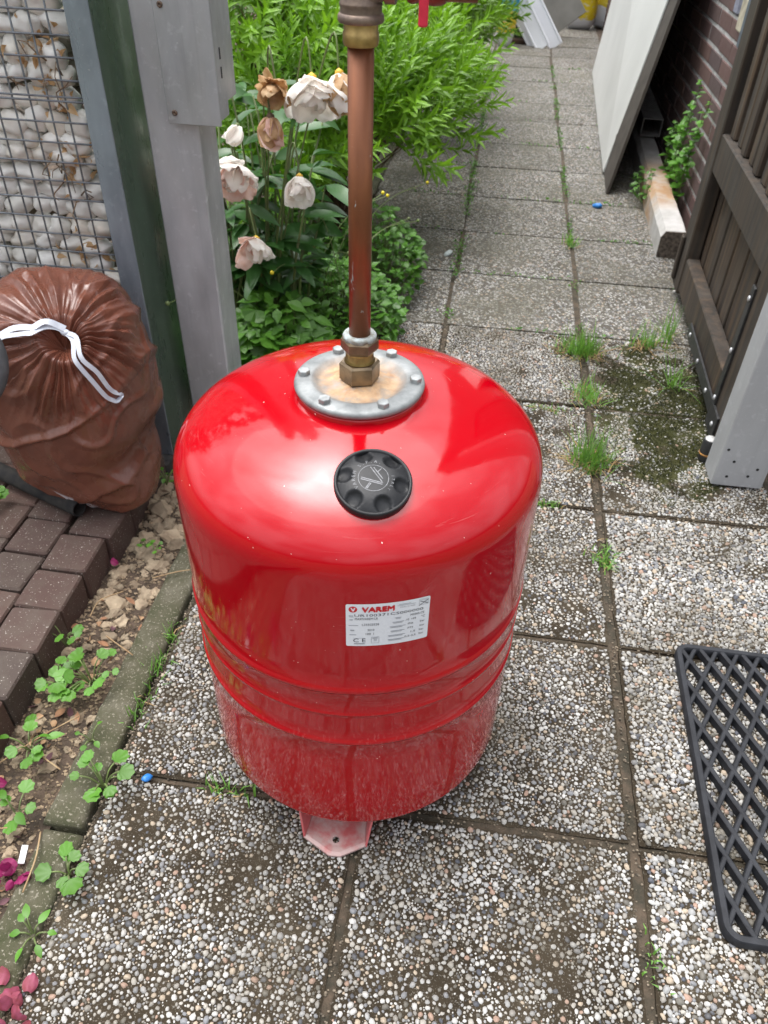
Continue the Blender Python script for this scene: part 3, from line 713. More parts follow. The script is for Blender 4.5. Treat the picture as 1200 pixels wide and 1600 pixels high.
# raised ring and check-mark emblem
rg = MB(); n = 60
for (ra, rb) in ((.0152, .0158),):
    v = [(r_ * math.cos(2 * math.pi * k / n), r_ * math.sin(2 * math.pi * k / n), 0) for r_ in (ra, rb) for k in range(n)]
    rg.add(v, [(k, (k + 1) % n, n + (k + 1) % n, n + k) for k in range(n)])
def strip(b, p, q, wd):
    p, q = Vector((*p, 0)), Vector((*q, 0)); d = (q - p).normalized(); s = Vector((-d.y, d.x, 0)) * wd
    b.add([p + s, p - s, q - s, q + s], [(0, 1, 2, 3)])
for p, q in (((-.005, .0125), (.0095, -.0035)), ((-.0015, .0125), (.0095, .0005)), ((-.0125, -.0015), (.0105, -.0045)), ((-.0125, -.0035), (.010, -.0062)), ((.003, .0075), (.0065, .0125)), ((-.006, -.0135), (-.003, -.0065)), ((-.0045, -.0135), (-.0015, -.0068))): strip(rg, p, q, .0005)
ob('cap_emblem', mesh(lift(rg), rg.f, EMBOSS), cap, CM)
# rating label wrapped on the shell
LA0, LA1, LZ0, LZ1 = rad(5.9), rad(29.1), .4835, .5505
def bend(u, v, off):
    a = LA0 + (LA1 - LA0) * u; r = .2252 + off; return (TC[0] + r * math.sin(a), TC[1] - r * math.cos(a), LZ1 + (LZ0 - LZ1) * v)
LWm, LHm = .225 * (LA1 - LA0), LZ1 - LZ0
V = []; F = []; n = 25
def rr_(u):   # rounded corners
    d = min(u, 1 - u) * LWm; c = .0022
    return 0 if d >= c else (c - math.sqrt(max(0, c * c - (c - d) ** 2))) / LHm
us = sorted(set([0, .003, .008, .014, .02, .98, .986, .992, .997, 1] + [i / 24 for i in range(25)]))
for u in us: V += [bend(u, rr_(u), .0003), bend(u, 1 - rr_(u), .0003)]
F = [(2 * i, 2 * i + 1, 2 * i + 3, 2 * i + 2) for i in range(len(us) - 1)]
lab = tag(ob('rating_label', mesh(V, F, LABEL, True), tank), 'white rating label with red brand lettering')
def put(name, items, m, off=.0006):
    """items: (verts2d in metres from label top-left with y up, faces)"""
    b = MB()
    for v, f in items: b.add([bend(x / LWm, -y / LHm, off) for x, y, z in v], f)
    return b.ob(name, m, lab)
def txt(s, u, v, h, width=None):
    """text with its left at u and its baseline at v, cap height h (fractions of label height), fitted to width (fraction of label width)"""
    V, F = text_mesh(s, 1.0); x0 = min(p[0] for p in V); x1 = max(p[0] for p in V); sy = h * LHm / .70
    sx = sy if width is None else width * LWm / (x1 - x0)
    return [(u * LWm + (p[0] - x0) * sx, -v * LHm + p[1] * sy, 0) for p in V], F
def bar(u0, u1, v, t=.008):
    n = 6; x = [u0 * LWm + (u1 - u0) * LWm * i / n for i in range(n + 1)]
    return [(a, -(v + s * t) * LHm, 0) for a in x for s in (0, 1)], [(2 * i, 2 * i + 1, 2 * i + 3, 2 * i + 2) for i in range(n)]
def boldtxt(*a):
    o = []
    for dx, dy in ((0, 0), (.012, 0), (.006, .012), (.006, -.012), (.012, .012), (0, -.012)):
        v, f = txt(*a); o.append(([(x + dx * LHm, y + dy * LHm, z) for x, y, z in v], f))
    return o
for i, o_ in enumerate(boldtxt('VAREM', .185, .175, .105, .375)): put('brand_lettering', [o_], INKR, .0006 + i * .00004)
el = [(.083 * LWm + .0046 * math.cos(2 * math.pi * k / 32), -.115 * LHm + .0046 * math.sin(2 * math.pi * k / 32), 0) for k in range(32)]
put('brand_emblem', [(el, [tuple(range(32))])], INKR)
put('brand_initial', boldtxt('V', .055, .155, .085, .05)[:2], LABEL, .0011)
put('printed_code', [txt('UR100371CS000000', .10, .285, .058, .82)], INK)
put('printed_lines', [txt('MAXIVAREM LR', .105, .365, .055, .27), txt('L35502528', .19, .50, .05, .20), txt('2010', .255, .63, .05, .08), txt('100  l', .235, .725, .05, .095), txt('M024A-CE', .765, .375, .05, .17), txt('-10  +99', .70, .475, .05, .135), txt('°C', .90, .465, .05, .05), txt('PN6', .74, .575, .045, .065), txt('bar', .89, .57, .045, .06), txt('PT9', .74, .68, .045, .065), txt('bar', .89, .675, .045, .06), txt('1,5', .78, .78, .045, .055), txt('bar', .885, .775, .045, .06), txt('0,5-3,5', .705, .88, .045, .14), txt('bar', .885, .872, .045, .06), txt('C E', .085, .90, .09, .15)], INK)
fine = [bar(.62, .76, .06), bar(.60, .82, .085), txt('Made in Italy', .635, .145, .028, .18), bar(.035, .085, .255, .012), bar(.04, .09, .28, .012), bar(.04, .085, .345), bar(.045, .08, .365), bar(.035, .145, .485, .012), bar(.05, .10, .595, .018), bar(.055, .10, .62), bar(.04, .12, .71, .014), bar(.085, .23, .80, .006), bar(.095, .225, .93, .02)]
for j, v in enumerate((.36, .46, .565, .67, .775, .875)):
    a = (.575, .55, .52, .53, .50, .50)[j]; fine += [bar(a, a + (.08, .14, .19, .17, .21, .20)[j], v, .012), bar(a + .01, a + (.07, .12, .15, .14, .18, .17)[j], v + .024, .012)]
fine += [bar(.30, .395, .78, .006), bar(.30, .395, .925, .006), bar(.30, .304, .78, .15), bar(.391, .395, .78, .15), bar(.315, .38, .80, .02), bar(.33, .37, .84, .012), bar(.33, .37, .87, .012)]
put('fine_print', fine, INKG)
x = MB(); x0, x1 = .865 * LWm, .975 * LWm; y0, y1 = -.165 * LHm, -.035 * LHm
for p, q in (((x0, y0), (x1, y0)), ((x0, y1), (x1, y1)), ((x0, y0), (x0, y1)), ((x1, y0), (x1, y1)), ((x0, y1 - .0016), (x1, y1 - .0016))): strip(x, p, q, .00016)
put('crossed_box', [(x.v, x.f)], INKG)
x = MB(); strip(x, (x0 - .0004, y0 - .0006), (x1, y1 - .0018), .0004); strip(x, (x0 + .001, y1 - .0026), (x1, y0 + .0008), .0004)
put('cross_mark', [(x.v, x.f)], INK, .0008)
# three pressed-steel feet
def leg(az):
    Mz = TL @ Matrix.Rotation(az, 4, 'Z')
    pl = [(-.043, -.160), (-.0485, -.212), (-.005, -.2345), (.012, -.2335), (.0485, -.211), (.043, -.160)]
    b = MB(); v = [(x, y, z) for z in (.0030, .0060) for x, y in pl]; k = len(pl); hole = []
    H = 14; hv = [(.001 + .0055 * math.cos(2 * math.pi * i / H), -.209 + .0055 * math.sin(2 * math.pi * i / H)) for i in range(H)]
    import bmesh
    bm = bmesh.new()
    o_ = [bm.verts.new((*p, .006)) for p in pl]; h_ = [bm.verts.new((*p, .006)) for p in hv]
    ed = [bm.edges.new((o_[i], o_[(i + 1) % k])) for i in range(k)] + [bm.edges.new((h_[i], h_[(i + 1) % H])) for i in range(H)]
    bmesh.ops.triangle_fill(bm, edges=ed, use_beauty=True)
    ex = bmesh.ops.extrude_face_region(bm, geom=bm.faces[:]); vs_ = [e for e in ex['geom'] if isinstance(e, bmesh.types.BMVert)]
    for q in vs_: q.co.z -= .0035
    # faces that fell inside the hole are absent because triangle_fill keeps the inner loop open
    bmesh.ops.recalc_face_normals(bm, faces=bm.faces[:]); bmesh.ops.transform(bm, matrix=Mz, verts=bm.verts[:])
    me = bpy.data.meshes.new('leg'); bm.to_mesh(me); bm.free(); me.materials.append(RED_DUSTY)
    foot = ob('leg', me, tank)
    # upright side walls that splay up to the shell
    b = MB()
    for s in (-1, 1):
        q = [(s * .0487, -.2122, .003), (s * .0435, -.150, .003), (s * .050, -.150, .105), (s * .060, -.196, .100)]
        d = Vector((-s * .003, 0, 0)); v = [Vector(p) for p in q] + [Vector(p) + d for p in q]
        b.add(v, [(0, 1, 2, 3), (7, 6, 5, 4), (0, 4, 5, 1), (1, 5, 6, 2), (2, 6, 7, 3), (3, 7, 4, 0)])
    b.add([(-.045, -.150, .003), (.045, -.150, .003), (.050, -.150, .105), (-.050, -.150, .105), (-.045, -.147, .003), (.045, -.147, .003), (.050, -.147, .105), (-.050, -.147, .105)], [(0, 1, 2, 3), (7, 6, 5, 4), (0, 4, 5, 1), (3, 2, 6, 7)])
    ob('leg_bracket', mesh([Mz @ Vector(p) for p in b.v], b.f, RED_SIDE), foot)
    # pressed lip round the edge of the foot plate
    lp = MB(); c = Vector((0, -.195, 0))
    for i in range(1, 4):
        p, q = Vector((*pl[i], .0062)), Vector((*pl[i + 1], .0062))
    ins = [Vector((p[0] * .78, -.170 + (p[1] + .170) * .80 + .003, .0062)) for p in pl]; outr = [Vector((*p, .0062)) for p in pl]
    v = outr + ins + [o + Vector((0, 0, .0018)) for o in [a.lerp(b_, .35) for a, b_ in zip(outr, ins)]]
    f = []
    for i in range(k - 1): f += [(i, i + 1, 12 + i + 1, 12 + i), (12 + i, 12 + i + 1, 6 + i + 1, 6 + i)]
    ob('foot_rim', mesh([Mz @ p for p in v], f, RED_DUSTY), foot)
for a in (0, 120, 240): leg(rad(a))

# ================================================================== LEFT FENCE: gabion, steel frame, post
gab = root('gabion_fence', (-1.0, 1.5, 0), 'wire mesh gabion fence filled with white stones behind the bag', 'gabion')
gs = [rock(GSTONE, 3, .36, 1.15, 20 + s, name='stone') for s in range(9)]
z = .06; row = 0; cnt = 0
while z < 1.22:
    hgt = random.uniform(.030, .042); x = -1.24 + random.uniform(0, .04)
    while x < -.775 and cnt < 298:
        wd = random.uniform(.036, .068)
        ob('stone', gs[random.randrange(9)], gab, T(x + wd / 2, 1.468 + random.uniform(-.006, .014), z + random.uniform(-.006, .006), random.uniform(-.3, .3), random.uniform(-.35, .35), random.uniform(-.4, .4), (wd * .53, .026, hgt * random.uniform(.50, .62)))); cnt += 1
        x += wd * .93
    z += hgt * .98; row += 1
v0, f0 = ico(2); parts = []
for i in range(900):
    x, z = random.uniform(-1.9, -.785), random.uniform(.03, 1.45)
    if x > -1.24 and z < 1.22: y = random.uniform(1.528, 1.60)
    else: y = random.uniform(1.47, 1.60)
    s = np.array([random.uniform(.025, .036), random.uniform(.02, .03), random.uniform(.018, .027)]); a = random.uniform(-.6, .6)
    v = v0 * s * (1 + .15 * np.sin(v0[:, [1, 2, 0]] * 3 + i)); ca, sa = math.cos(a), math.sin(a)
    v = np.stack([v[:, 0] * ca - v[:, 2] * sa, v[:, 1], v[:, 0] * sa + v[:, 2] * ca], 1) + np.array([x, y, z]); parts.append((v, f0))
V, F = join(parts); tag(ob('stone_fill', npmesh(V, F, mat('gap_shaded_stone', (.40, .37, .32), (.16, .12, .085), 14, .8), True), gab), kind='stuff')  # inner stones coloured darker to paint the shade in the gaps
vw = mesh(*(lambda b: (b.v, b.f))(MB().tube([(0, 0, .02), (0, 0, 1.5)], .0018, 8)), WIRE, True, 'wire')
hw = mesh(*(lambda b: (b.v, b.f))(MB().tube([(-1.9, 0, 0), (-.727, 0, 0)], .0018, 8)), WIRE, True, 'wire')
for i in range(35): ob('wire', vw, gab, T(-.737 - .0335 * i + random.gauss(0, .0008), 1.4315, 0, random.gauss(0, .001), random.gauss(0, .002), 0))
for i in range(43):
    z = .035 + .0345 * i; ob('wire', hw, gab, T(0, 1.4275, z, 0, random.gauss(0, .0008), 0))
    if i == 22: ob('wire', hw, gab, T(0, 1.4275, z + .0075))
# withered leaf scraps and twigs caught between the stones
tw = MB()
for (x, z, n) in ((-.80, .86, 3), (-.775, .80, 2), (-.79, .62, 3), (-.81, .68, 4)):
    for k in range(n):
        p = Vector((x + random.gauss(0, .015), 1.432, z + random.gauss(0, .02))); pts = [p]
        for j in range(4): p = p + Vector((random.gauss(0, .010), random.gauss(0, .004) - .001, random.gauss(-.004, .014))); pts.append(p)
        MB().tube(pts, [.0016, .0014, .0012, .001, .0006], 5).ob('caught_twig', TWIG, gab, True)
P = np.array([(random.choice((-.79, -.80, -.775, -.83)) + random.gauss(0, .022), random.uniform(1.436, 1.455), random.choice((.87, .69, .66, .50, .80)) + random.gauss(0, .022)) for _ in range(90)])
V, F = scatter(leaf_tpl(.018, .006, .6, .5, 3), P, rng.standard_normal((90, 3)), rng.standard_normal((90, 3)), rng.uniform(.6, 1.4, 90))
tag(ob('dead_leaf_scraps', npmesh(V, F, P_BROWN), gab), kind='stuff')

fr = root('steel_frame_post', (-.71, 1.47, 0), 'dark galvanised steel channel post at the end of the gabion', 'post')
MB().box(-.732, -.688, 1.420, 1.424, .03, 1.75, .0012).ob('front_flange', GALVD, fr)
MB().box(-.692, -.6885, 1.4242, 1.60, .03, 1.75).ob('web', make_galv('foliage_reflection_steel', (.13, .19, .14), (.085, .125, .09), .28, .45, (.10, .12, .07), .6), fr)  # green reflection of the foliage painted into the web's steel colour
MB().box(-.735, -.692, 1.596, 1.60, .03, 1.75).ob('rear_flange', GALVD, fr)
tag(MB().box(-.768, -.690, 1.385, 1.47, -.01, .030, .006).ob('foot_block', mat('dark_foot_block', (.03, .03, .032), (.05, .045, .04), 50, .8, bump=.3)), 'dark block on the soil under the steel channel post', 'block')

gp = root('aluminium_gate_post', (-.60, 1.55, 0), 'pale grey metal gate post between the gabion and the flowers', 'post')
MB().box(-.655, -.555, 1.50, 1.60, -.02, 1.9, .003).ob('post_body', GALV, gp)
bx = MB().box(-.602, -.502, 1.478, 1.482, .756, 1.30, .0008).box(-.506, -.502, 1.4822, 1.53, .765, 1.30)
bx.box(-.506, -.502, 1.53, 1.545, .83, 1.30)
lb = bx.ob('lock_cover', GALV2, gp)
MB().box(-.600, -.5545, 1.4822, 1.4985, .76, 1.30).box(-.5545, -.5075, 1.4822, 1.60, .785, 1.30).ob('lock_case', GALV2, gp)
sm = mesh(*(lambda b: (b.v, b.f))(MB().lathe([(.0052, 0), (.0052, .0012), (.0040, .0028), (.0022, .0030), (.0018, .0012), (.0001, .0012)], 16)), SCREW, True, 'screw')
for (x, z) in ((-.588, .775), (-.588, .942), (-.588, 1.12)): ob('screw', sm, lb, T(x, 1.478, z, rad(90), 0, 0))
for zz_ in (.83, .86): MB().box(-.5018, -.5008, 1.505, 1.509, zz_, zz_ + .018).ob('keeper_slot', mat('dark_slot', (.05, .05, .05), None, 10, .7), lb)

# ================================================================== RIGHT GATE, POST, HINGE
rp = root('grey_gate_post', (.66, 1.57, 0), 'pale grey steel gate post carrying the wooden gate on the right', 'post')
MB().box(.598, .716, 1.560, 1.64, .006, 1.9, .0025).ob('post_body', GALVL, rp)
for (x, z) in ((.628, .034), (.675, .040), (.632, .078), (.690, .062), (.61, .11)):
    MB().lathe([(.0036, 0), (.0036, .0006), (.0001, .0006)], 12, T(x, 1.5602, z, rad(90))).ob('drill_hole', mat('hole_black', (.012, .012, .012), None, 10, .8), rp)
gate = root('wooden_gate', (.66, 1.72, 0), 'dark brown wooden gate standing open along the brick wall', 'gate')
GM = Matrix.Translation((.628, 1.70, 0)) @ Matrix.Rotation(rad(-1.6), 4, 'Z')      # local: x thickness outward, y along the leaf
def gpart(name, x0, x1, y0, y1, z0, z1, m=WOOD, bev=.004, par=None):
    b = MB().box(x0, x1, y0, y1, z0, z1, bev); return ob(name, mesh([GM @ Vector(p) for p in b.v], b.f, m), par or gate)
gpart('hinge_stile', 0, .045, .02, .115, .03, 1.85)
gpart('far_stile', 0, .045, .885, .985, .03, 1.85)
gpart('bottom_rail', .004, .045, .1155, .8845, .045, .155)
gpart('middle_rail', .004, .045, .1155, .8845, .425, .535)
gpart('top_rail', .004, .045, .1155, .8845, 1.70, 1.81)
gpart('far_stop', -.012, .0, .955, .985, .05, .20)
y = .0; k = 0
while y < .98:
    wd = .070; gpart('board', .048 + .004 * (k % 2), .066 + .004 * (k % 2), y + .003, min(y + wd, .985), .02, 1.84, WOODL, .003); y += wd; k += 1
# upper half carries proud vertical battens with gaps
y = .135; k = 0
while y < .86:
    gpart('batten', .018 + .006 * (k % 2), .046, y, y + .052, .5352, 1.6995, WOODL, .005); y += .083; k += 1
hg = gpart('hinge_bracket', -.006, -.0005, .095, .122, .02, .40, BLACKM, .001)
gpart('hinge_arm', -.0065, -.0005, .122, .56, .045, .085, BLACKM, .001, hg)
gpart('hinge_corner', -.0068, -.0004, .03, .122, .02, .085, BLACKM, .001, hg)
bm_ = mesh(*(lambda b: (b.v, b.f))(MB().lathe([(.0075, 0), (.0070, .002), (.0045, .0036), (.0001, .0042)], 16)), BOLT, True, 'bolt')
for (yy, zz_) in ((.108, .37), (.108, .235), (.108, .10), (.20, .065), (.36, .065), (.52, .065), (.06, .05)): ob('bolt', bm_, hg, GM @ T(-.0066, yy, zz_, 0, rad(-90), 0))
hb = autosmooth(MB().lathe([(.0165, -.004), (.0175, 0), (.0175, .052), (.0165, .054), (.0001, .054)], 28, T(.604, 1.672, .006)).ob('hinge_barrel', BLACKM, gate))
MB().lathe([(.0140, .0541), (.0140, .057), (.0001, .0575)], 24, T(.604, 1.672, .006)).ob('hinge_pin', mat('bare_steel', (.62, .62, .60), (.45, .45, .44), 120, .5, .3), hb, True)
MB().lathe([(.0180, .012), (.0186, .014), (.0180, .017)], 28, T(.604, 1.672, .006)).ob('rust_ring', mat('rust', (.40, .20, .05), (.25, .12, .04), 90, .8), hb, True)
MB().box(.6195, .6265, 1.642, 1.70, .0, .085, .001).ob('hinge_plate', BLACKM, hb)

# ================================================================== BRICK WALL
wall = root('brick_wall', (.9, 5.5, 0), 'purple brown brick wall with pale mortar behind the gate', 'wall')
MB().box(.8042, 1.05, 1.70, 9.3, -.06, 2.95).ob('mortar', MORTAR, wall)
bms = []
for s_ in range(3):
    b = MB().box(-.006, .05, -.105, .105, -.027, .027, .003); bms.append(mesh([(x + .0015 * N3(x * 50, y * 50, s_ * 5 + z * 40), y, z + .0015 * N3(y * 30, z * 50, s_ * 9)) for x, y, z in b.v], b.f, BRICK, False, 'brick'))
rest = MB(); cnt = 0
for c in range(45):
    z = .03 + c * .0655; y = 1.81 + (.11 if c % 2 else 0)
    while y < 9.2:
        if 2.9 < y < 5.6 and z < 1.10: ob('brick', bms[random.randrange(3)], wall, T(.806 + random.gauss(0, .0012), y, z)); cnt += 1
        else: rest.box(.800, .85, y - .105, y + .105, z - .027, z + .027)
        y += .2205
tag(rest.ob('brickwork', BRICK, wall), kind='stuff')

# ================================================================== TRASH BAG
bag = root('rubbish_bag', (-.82, 1.24, .07), 'tied brown plastic rubbish bag leaning against the gabion', 'bag')
BC = Vector((-.788, 1.250, .315)); TIE = Vector((-.722, 1.148, .474)); AX = (TIE - BC).normalized()
e1 = Vector((1, 0, 0)); e1 = (e1 - AX * e1.dot(AX)).normalized(); e2 = AX.cross(e1)
NU, NV = 460, 230
V = []; nz = noise.noise; PA = [random.uniform(.15, 1.0) for _ in range(23)]; PL = [random.uniform(.34, .82) for _ in range(23)]
for j in range(NV + 1):
    th = math.pi * (j / NV) ** 1.15
    for i in range(NU):
        f_ = 2 * math.pi * i / NU; cf, sf = math.cos(f_), math.sin(f_)
        d = AX * math.cos(th) + (e1 * cf + e2 * sf) * math.sin(th)
        a, b, c = .160, .148, (.232 if d.z > 0 else .27)
        p = 2.6; r = (abs(d.x / a) ** p + abs(d.y / b) ** p + abs(d.z / c) ** p) ** (-1 / p)
        r_tie = (TIE - BC).length
        pull = (1 - min(1, th / .85)) ** 1.8          # drawn in to the tie
        r = r * (1 - pull) + r_tie * pull * .97
        r -= .022 * math.exp(-(th / .10) ** 2); r += .010 * math.exp(-((th - .20) / .07) ** 2)
        # uneven gathered pleats: sharp, straight, each with its own depth and length, ending in a hem
        NPL = 23; phs = NPL / (2 * math.pi) * f_ + 1.3 * nz(Vector((cf * 1.6, sf * 1.6, 3.3))) + .30 * nz(Vector((cf * 3, sf * 3, th * 2.5)))
        kf = math.floor(phs); fr_ = phs - kf; tri = 1 - abs(2 * fr_ - 1)
        a0, l0 = PA[kf % NPL], PL[kf % NPL]
        env = min(1, th / .14) * (1 if th < l0 else math.exp(-((th - l0) / .10) ** 2))
        r += env * .015 * a0 * (tri ** 1.3 - .4) * (.45 + .55 * min(1, th / .35))
        r += .0035 * min(1, th / .2) * math.exp(-(th / .8) ** 2) * (1 - 2.5 * abs(nz(Vector((cf * 9, sf * 9, th * 1.2)))))
        P_ = BC + d * r
        big = nz(P_ * 5.5 + Vector((3, 1, 0)))
        q_ = Vector((P_.x * 3 + P_.z * 2, P_.y * 3, P_.z * 11 - 6 * P_.x)); sag = max(0, 1 - abs(nz(q_)) * 4.5)      # thin long creases
        q2 = Vector((P_.x * 8 - P_.z * 6, P_.y * 8, P_.z * 9 + 7 * P_.x)); cr2 = max(0, 1 - abs(nz(q2 + Vector((7, 0, 3)))) * 6)
        wgt = min(1, max(0, (th - .55) / .4))
        P_ = P_ + d * (.014 * big + .010 * sag * wgt + .0045 * cr2 + .0012 * nz(P_ * 38))
        side = max(0, d.x) / (abs(d.x) + abs(d.y) + .2)
        P_.x -= .055 * math.exp(-((P_.z - .200) / .045) ** 2) * side
        k = math.exp(-((P_.z - .05) / .07) ** 2) * max(0, min(1.3, (P_.x + .80) / .12)) ** 1.5
        P_.x += .022 * k; P_.y -= .030 * k
        flo = .078 if P_.x < -.705 else .078 - min(1, (P_.x + .705) / .03) * .055
        if P_.z < flo: P_.z = flo + .004 * nz(P_ * 20)
        V.append(P_)
F = [(j * NU + i, (j + 1) * NU + i, (j + 1) * NU + (i + 1) % NU, j * NU + (i + 1) % NU) for j in range(NV) for i in range(NU)]
ob('bag_body', mesh(V, F, BAG, True), bag)
VA = np.array([tuple(v) for v in V])
def surf(dx, dz, off=.004):
    """front of the bag near world x and z, lifted off the surface"""
    d2 = (VA[:, 0] - dx) ** 2 + (VA[:, 2] - dz) ** 2; c = np.where(d2 < max(.00006, d2.min() * 1.5))[0]
    b = Vector(VA[c[np.argmin(VA[c, 1] * .65 - VA[c, 2] * .1)]]); return b + Vector((0, -.70, .70)) * off
def drape(xz, off, n=9, lift=0.0):
    out_ = []
    for (a, b) in zip(xz[:-1], xz[1:]):
        for k in range(n):
            t = k / n; out_.append(surf(a[0] + (b[0] - a[0]) * t, a[1] + (b[1] - a[1]) * t, off))
    out_.append(surf(*xz[-1], off))
    for _ in range(6): out_ = [out_[0]] + [(out_[i - 1] + out_[i] * 2 + out_[i + 1]) / 4 for i in range(1, len(out_) - 1)] + [out_[-1]]
    return out_
def ribbon(pts, wdt, th, m, name, par):
    b = MB(); pts = [Vector(p) for p in pts]; v = []; n = len(pts); vw_ = Vector((0, -.66, .75))
    for i, p in enumerate(pts):
        d = (pts[min(i + 1, n - 1)] - pts[max(i - 1, 0)]).normalized(); nn = vw_ - d * vw_.dot(d); nn.normalize(); s = d.cross(nn)
        v += [p + s * wdt + nn * th, p - s * wdt + nn * th, p - s * wdt - nn * th, p + s * wdt - nn * th]
    f = [(4 * i + k, 4 * i + (k + 1) % 4, 4 * i + 4 + (k + 1) % 4, 4 * i + 4 + k) for i in range(n - 1) for k in range(4)] + [(3, 2, 1, 0), (4 * n - 4, 4 * n - 3, 4 * n - 2, 4 * n - 1)]
    b.add(v, f); return autosmooth(b.ob(name, m, par), 50)
def spl(ctrl, n=14):
    out_ = []; c = [ctrl[0]] + list(ctrl) + [ctrl[-1]]
    for i in range(1, len(c) - 2):
        for k in range(n):
            t = k / n; p0, p1, p2, p3 = [Vector(q) for q in c[i - 1:i + 3]]
            out_.append(.5 * ((2 * p1) + (p2 - p0) * t + (2 * p0 - 5 * p1 + 4 * p2 - p3) * t * t + (3 * p1 - p0 - 3 * p2 + p3) * t ** 3))
    return out_ + [Vector(ctrl[-1])]
K = (-.720, .478)
ribbon(drape([K, (-.700, .478), (-.668, .430), (-.640, .365), (-.635, .352), (-.641, .346), (-.649, .356), (-.678, .425), (-.706, .470), (-.724, .482)], .012, 7), .0040, .0008, TAPE, 'drawstring', bag)
ribbon(drape([(-.716, .487), (-.745, .502), (-.785, .500), (-.84, .476), (-.90, .44)], .012), .0055, .0008, TAPE, 'drawstring', bag)
ribbon(drape([(-.716, .480), (-.745, .492), (-.785, .488), (-.84, .464), (-.90, .43)], .014), .0042, .0008, TAPE, 'drawstring', bag)
c_, f_ = ico(2); kp = surf(*K, .010)
ob('tape_knot', mesh([kp + Vector((q[0] * .009, q[1] * .006, q[2] * .007)) for q in c_], [tuple(map(int, t)) for t in f_], TAPE, True), bag)

# small rubber wheel at the left edge of the picture
wh = root('trolley', (-1.0, 1.1, .08), 'dark grey rubber wheel cut by the left picture edge before the bag', 'trolley')
WMX = Matrix.Translation((-.842, .99, .505)) @ frame_z((.55, -.72, .42))
tyre = [( .076 + .020 * math.cos(2 * math.pi * k / 16), .016 * math.sin(2 * math.pi * k / 16)) for k in range(17)]
autosmooth(MB().lathe([(r, z) for r, z in tyre], 64, WMX).ob('tread', mat('worn_tyre', (.05, .055, .06), (.08, .085, .09), 50, .65, bump=.3), wh), 60)
hubm = mat('grey_hub', (.10, .10, .11), (.06, .06, .07), 40, .5)
autosmooth(MB().lathe([(.0001, -.012), (.014, -.012), (.016, -.006), (.053, -.005), (.054, .005), (.016, .006), (.014, .012), (.0001, .012)], 40, WMX).ob('hub', hubm, wh))
MB().tube([WMX @ Vector((0, 0, .016)), WMX @ Vector((0, 0, -.10)), Vector((-1.00, 1.10, .25)), Vector((-1.03, 1.12, .08))], .008, 10).ob('axle', hubm, wh, True)
# black drain pipe lying under the bag
dp = MB(); p0, p1 = Vector((-.775, 1.128, .094)), Vector((-1.18, 1.29, .096)); M = Matrix.Translation(p0) @ frame_z((p1 - p0))
dp.lathe([(.0155, .035), (.0155, 0), (.0180, 0), (.0180, .506)], 28, M)
tag(autosmooth(dp.ob('drain_pipe', mat('black_pipe', (.018, .018, .019), (.035, .033, .03), 50, .95, spec=.2))), 'open black plastic pipe lying on the pavers below the bag', 'pipe')

# ================================================================== RUBBER DOORMAT
mt = root('rubber_doormat', (.64, .76, 0), 'black rubber lattice doormat on the gravel slabs', 'doormat')
mx0, mx1, my0, my1, mz = .432, .862, .492, 1.030, .019
MM = Matrix.Translation((.432, .492, 0)) @ Matrix.Rotation(rad(-.6), 4, 'Z') @ Matrix.Translation((-.432, -.492, 0))
def rrect(i, rc, n=6):
    pts = []
    for (cx_, cy_, a0) in ((mx1 - rc, my1 - rc, 0), (mx0 + rc, my1 - rc, 90), (mx0 + rc, my0 + rc, 180), (mx1 - rc, my0 + rc, 270)):
        for k in range(n + 1):
            a = rad(a0 + 90 * k / n); pts.append((cx_ + (rc - i) * math.cos(a), cy_ + (rc - i) * math.sin(a)))
    return pts
v = []; L = None
for (i, z) in ((0, .003), (0, mz - .003), (.002, mz), (.010, mz), (.0125, mz - .003), (.0125, .003)):
    q = rrect(i, .026); L = len(q); v += [MM @ Vector((x, y, z)) for x, y in q]
f = [(a * L + k, a * L + (k + 1) % L, ((a + 1) % 6) * L + (k + 1) % L, ((a + 1) % 6) * L + k) for a in range(6) for k in range(L)]
autosmooth(ob('rim', mesh(v, f, RUBBER), mt), 40)
ix0, ix1, iy0, iy1 = mx0 + .010, mx1 - .010, my0 + .010, my1 - .010
sl_ = 1.95      # lattice bars: dy/dx
def clip(x, y, dx, dy):
    ts = []
    t0, t1 = -9, 9
    for p, q in ((-dx, x - ix0), (dx, ix1 - x), (-dy, y - iy0), (dy, iy1 - y)):
        if abs(p) < 1e-9: continue
        r = q / p
        if p < 0: t0 = max(t0, r)
        else: t1 = min(t1, r)
    return (t0, t1) if t1 - t0 > .01 else None
for sgn in (1, -1):
    for k in range(-20, 40):
        xs = mx0 + .004 + k * .0385 ; c = clip(xs, my1, sgn * .4565, -.89)
        if not c: continue
        a = Vector((xs + sgn * .4565 * c[0], my1 - .89 * c[0], 0)); b = Vector((xs + sgn * .4565 * c[1], my1 - .89 * c[1], 0))
        d = (b - a).normalized(); s = Vector((-d.y, d.x, 0)); top = mz - (.0008 if sgn > 0 else .0016); wt = .0040 if sgn > 0 else .0036
        v = [MM @ (p + s * ww + Vector((0, 0, zz_))) for p in (a, b) for ww, zz_ in ((-wt * 1.2, .003), (-wt, top - .0012), (-wt * .6, top), (wt * .6, top), (wt, top - .0012), (wt * 1.2, .003))]
        f = [(q, q + 1, q + 7, q + 6) for q in range(5)] + [(5, 0, 6, 11), (0, 5, 4, 3, 2, 1), (6, 7, 8, 9, 10, 11)]
        ob('bar', mesh(v, f, RUBBER), mt)

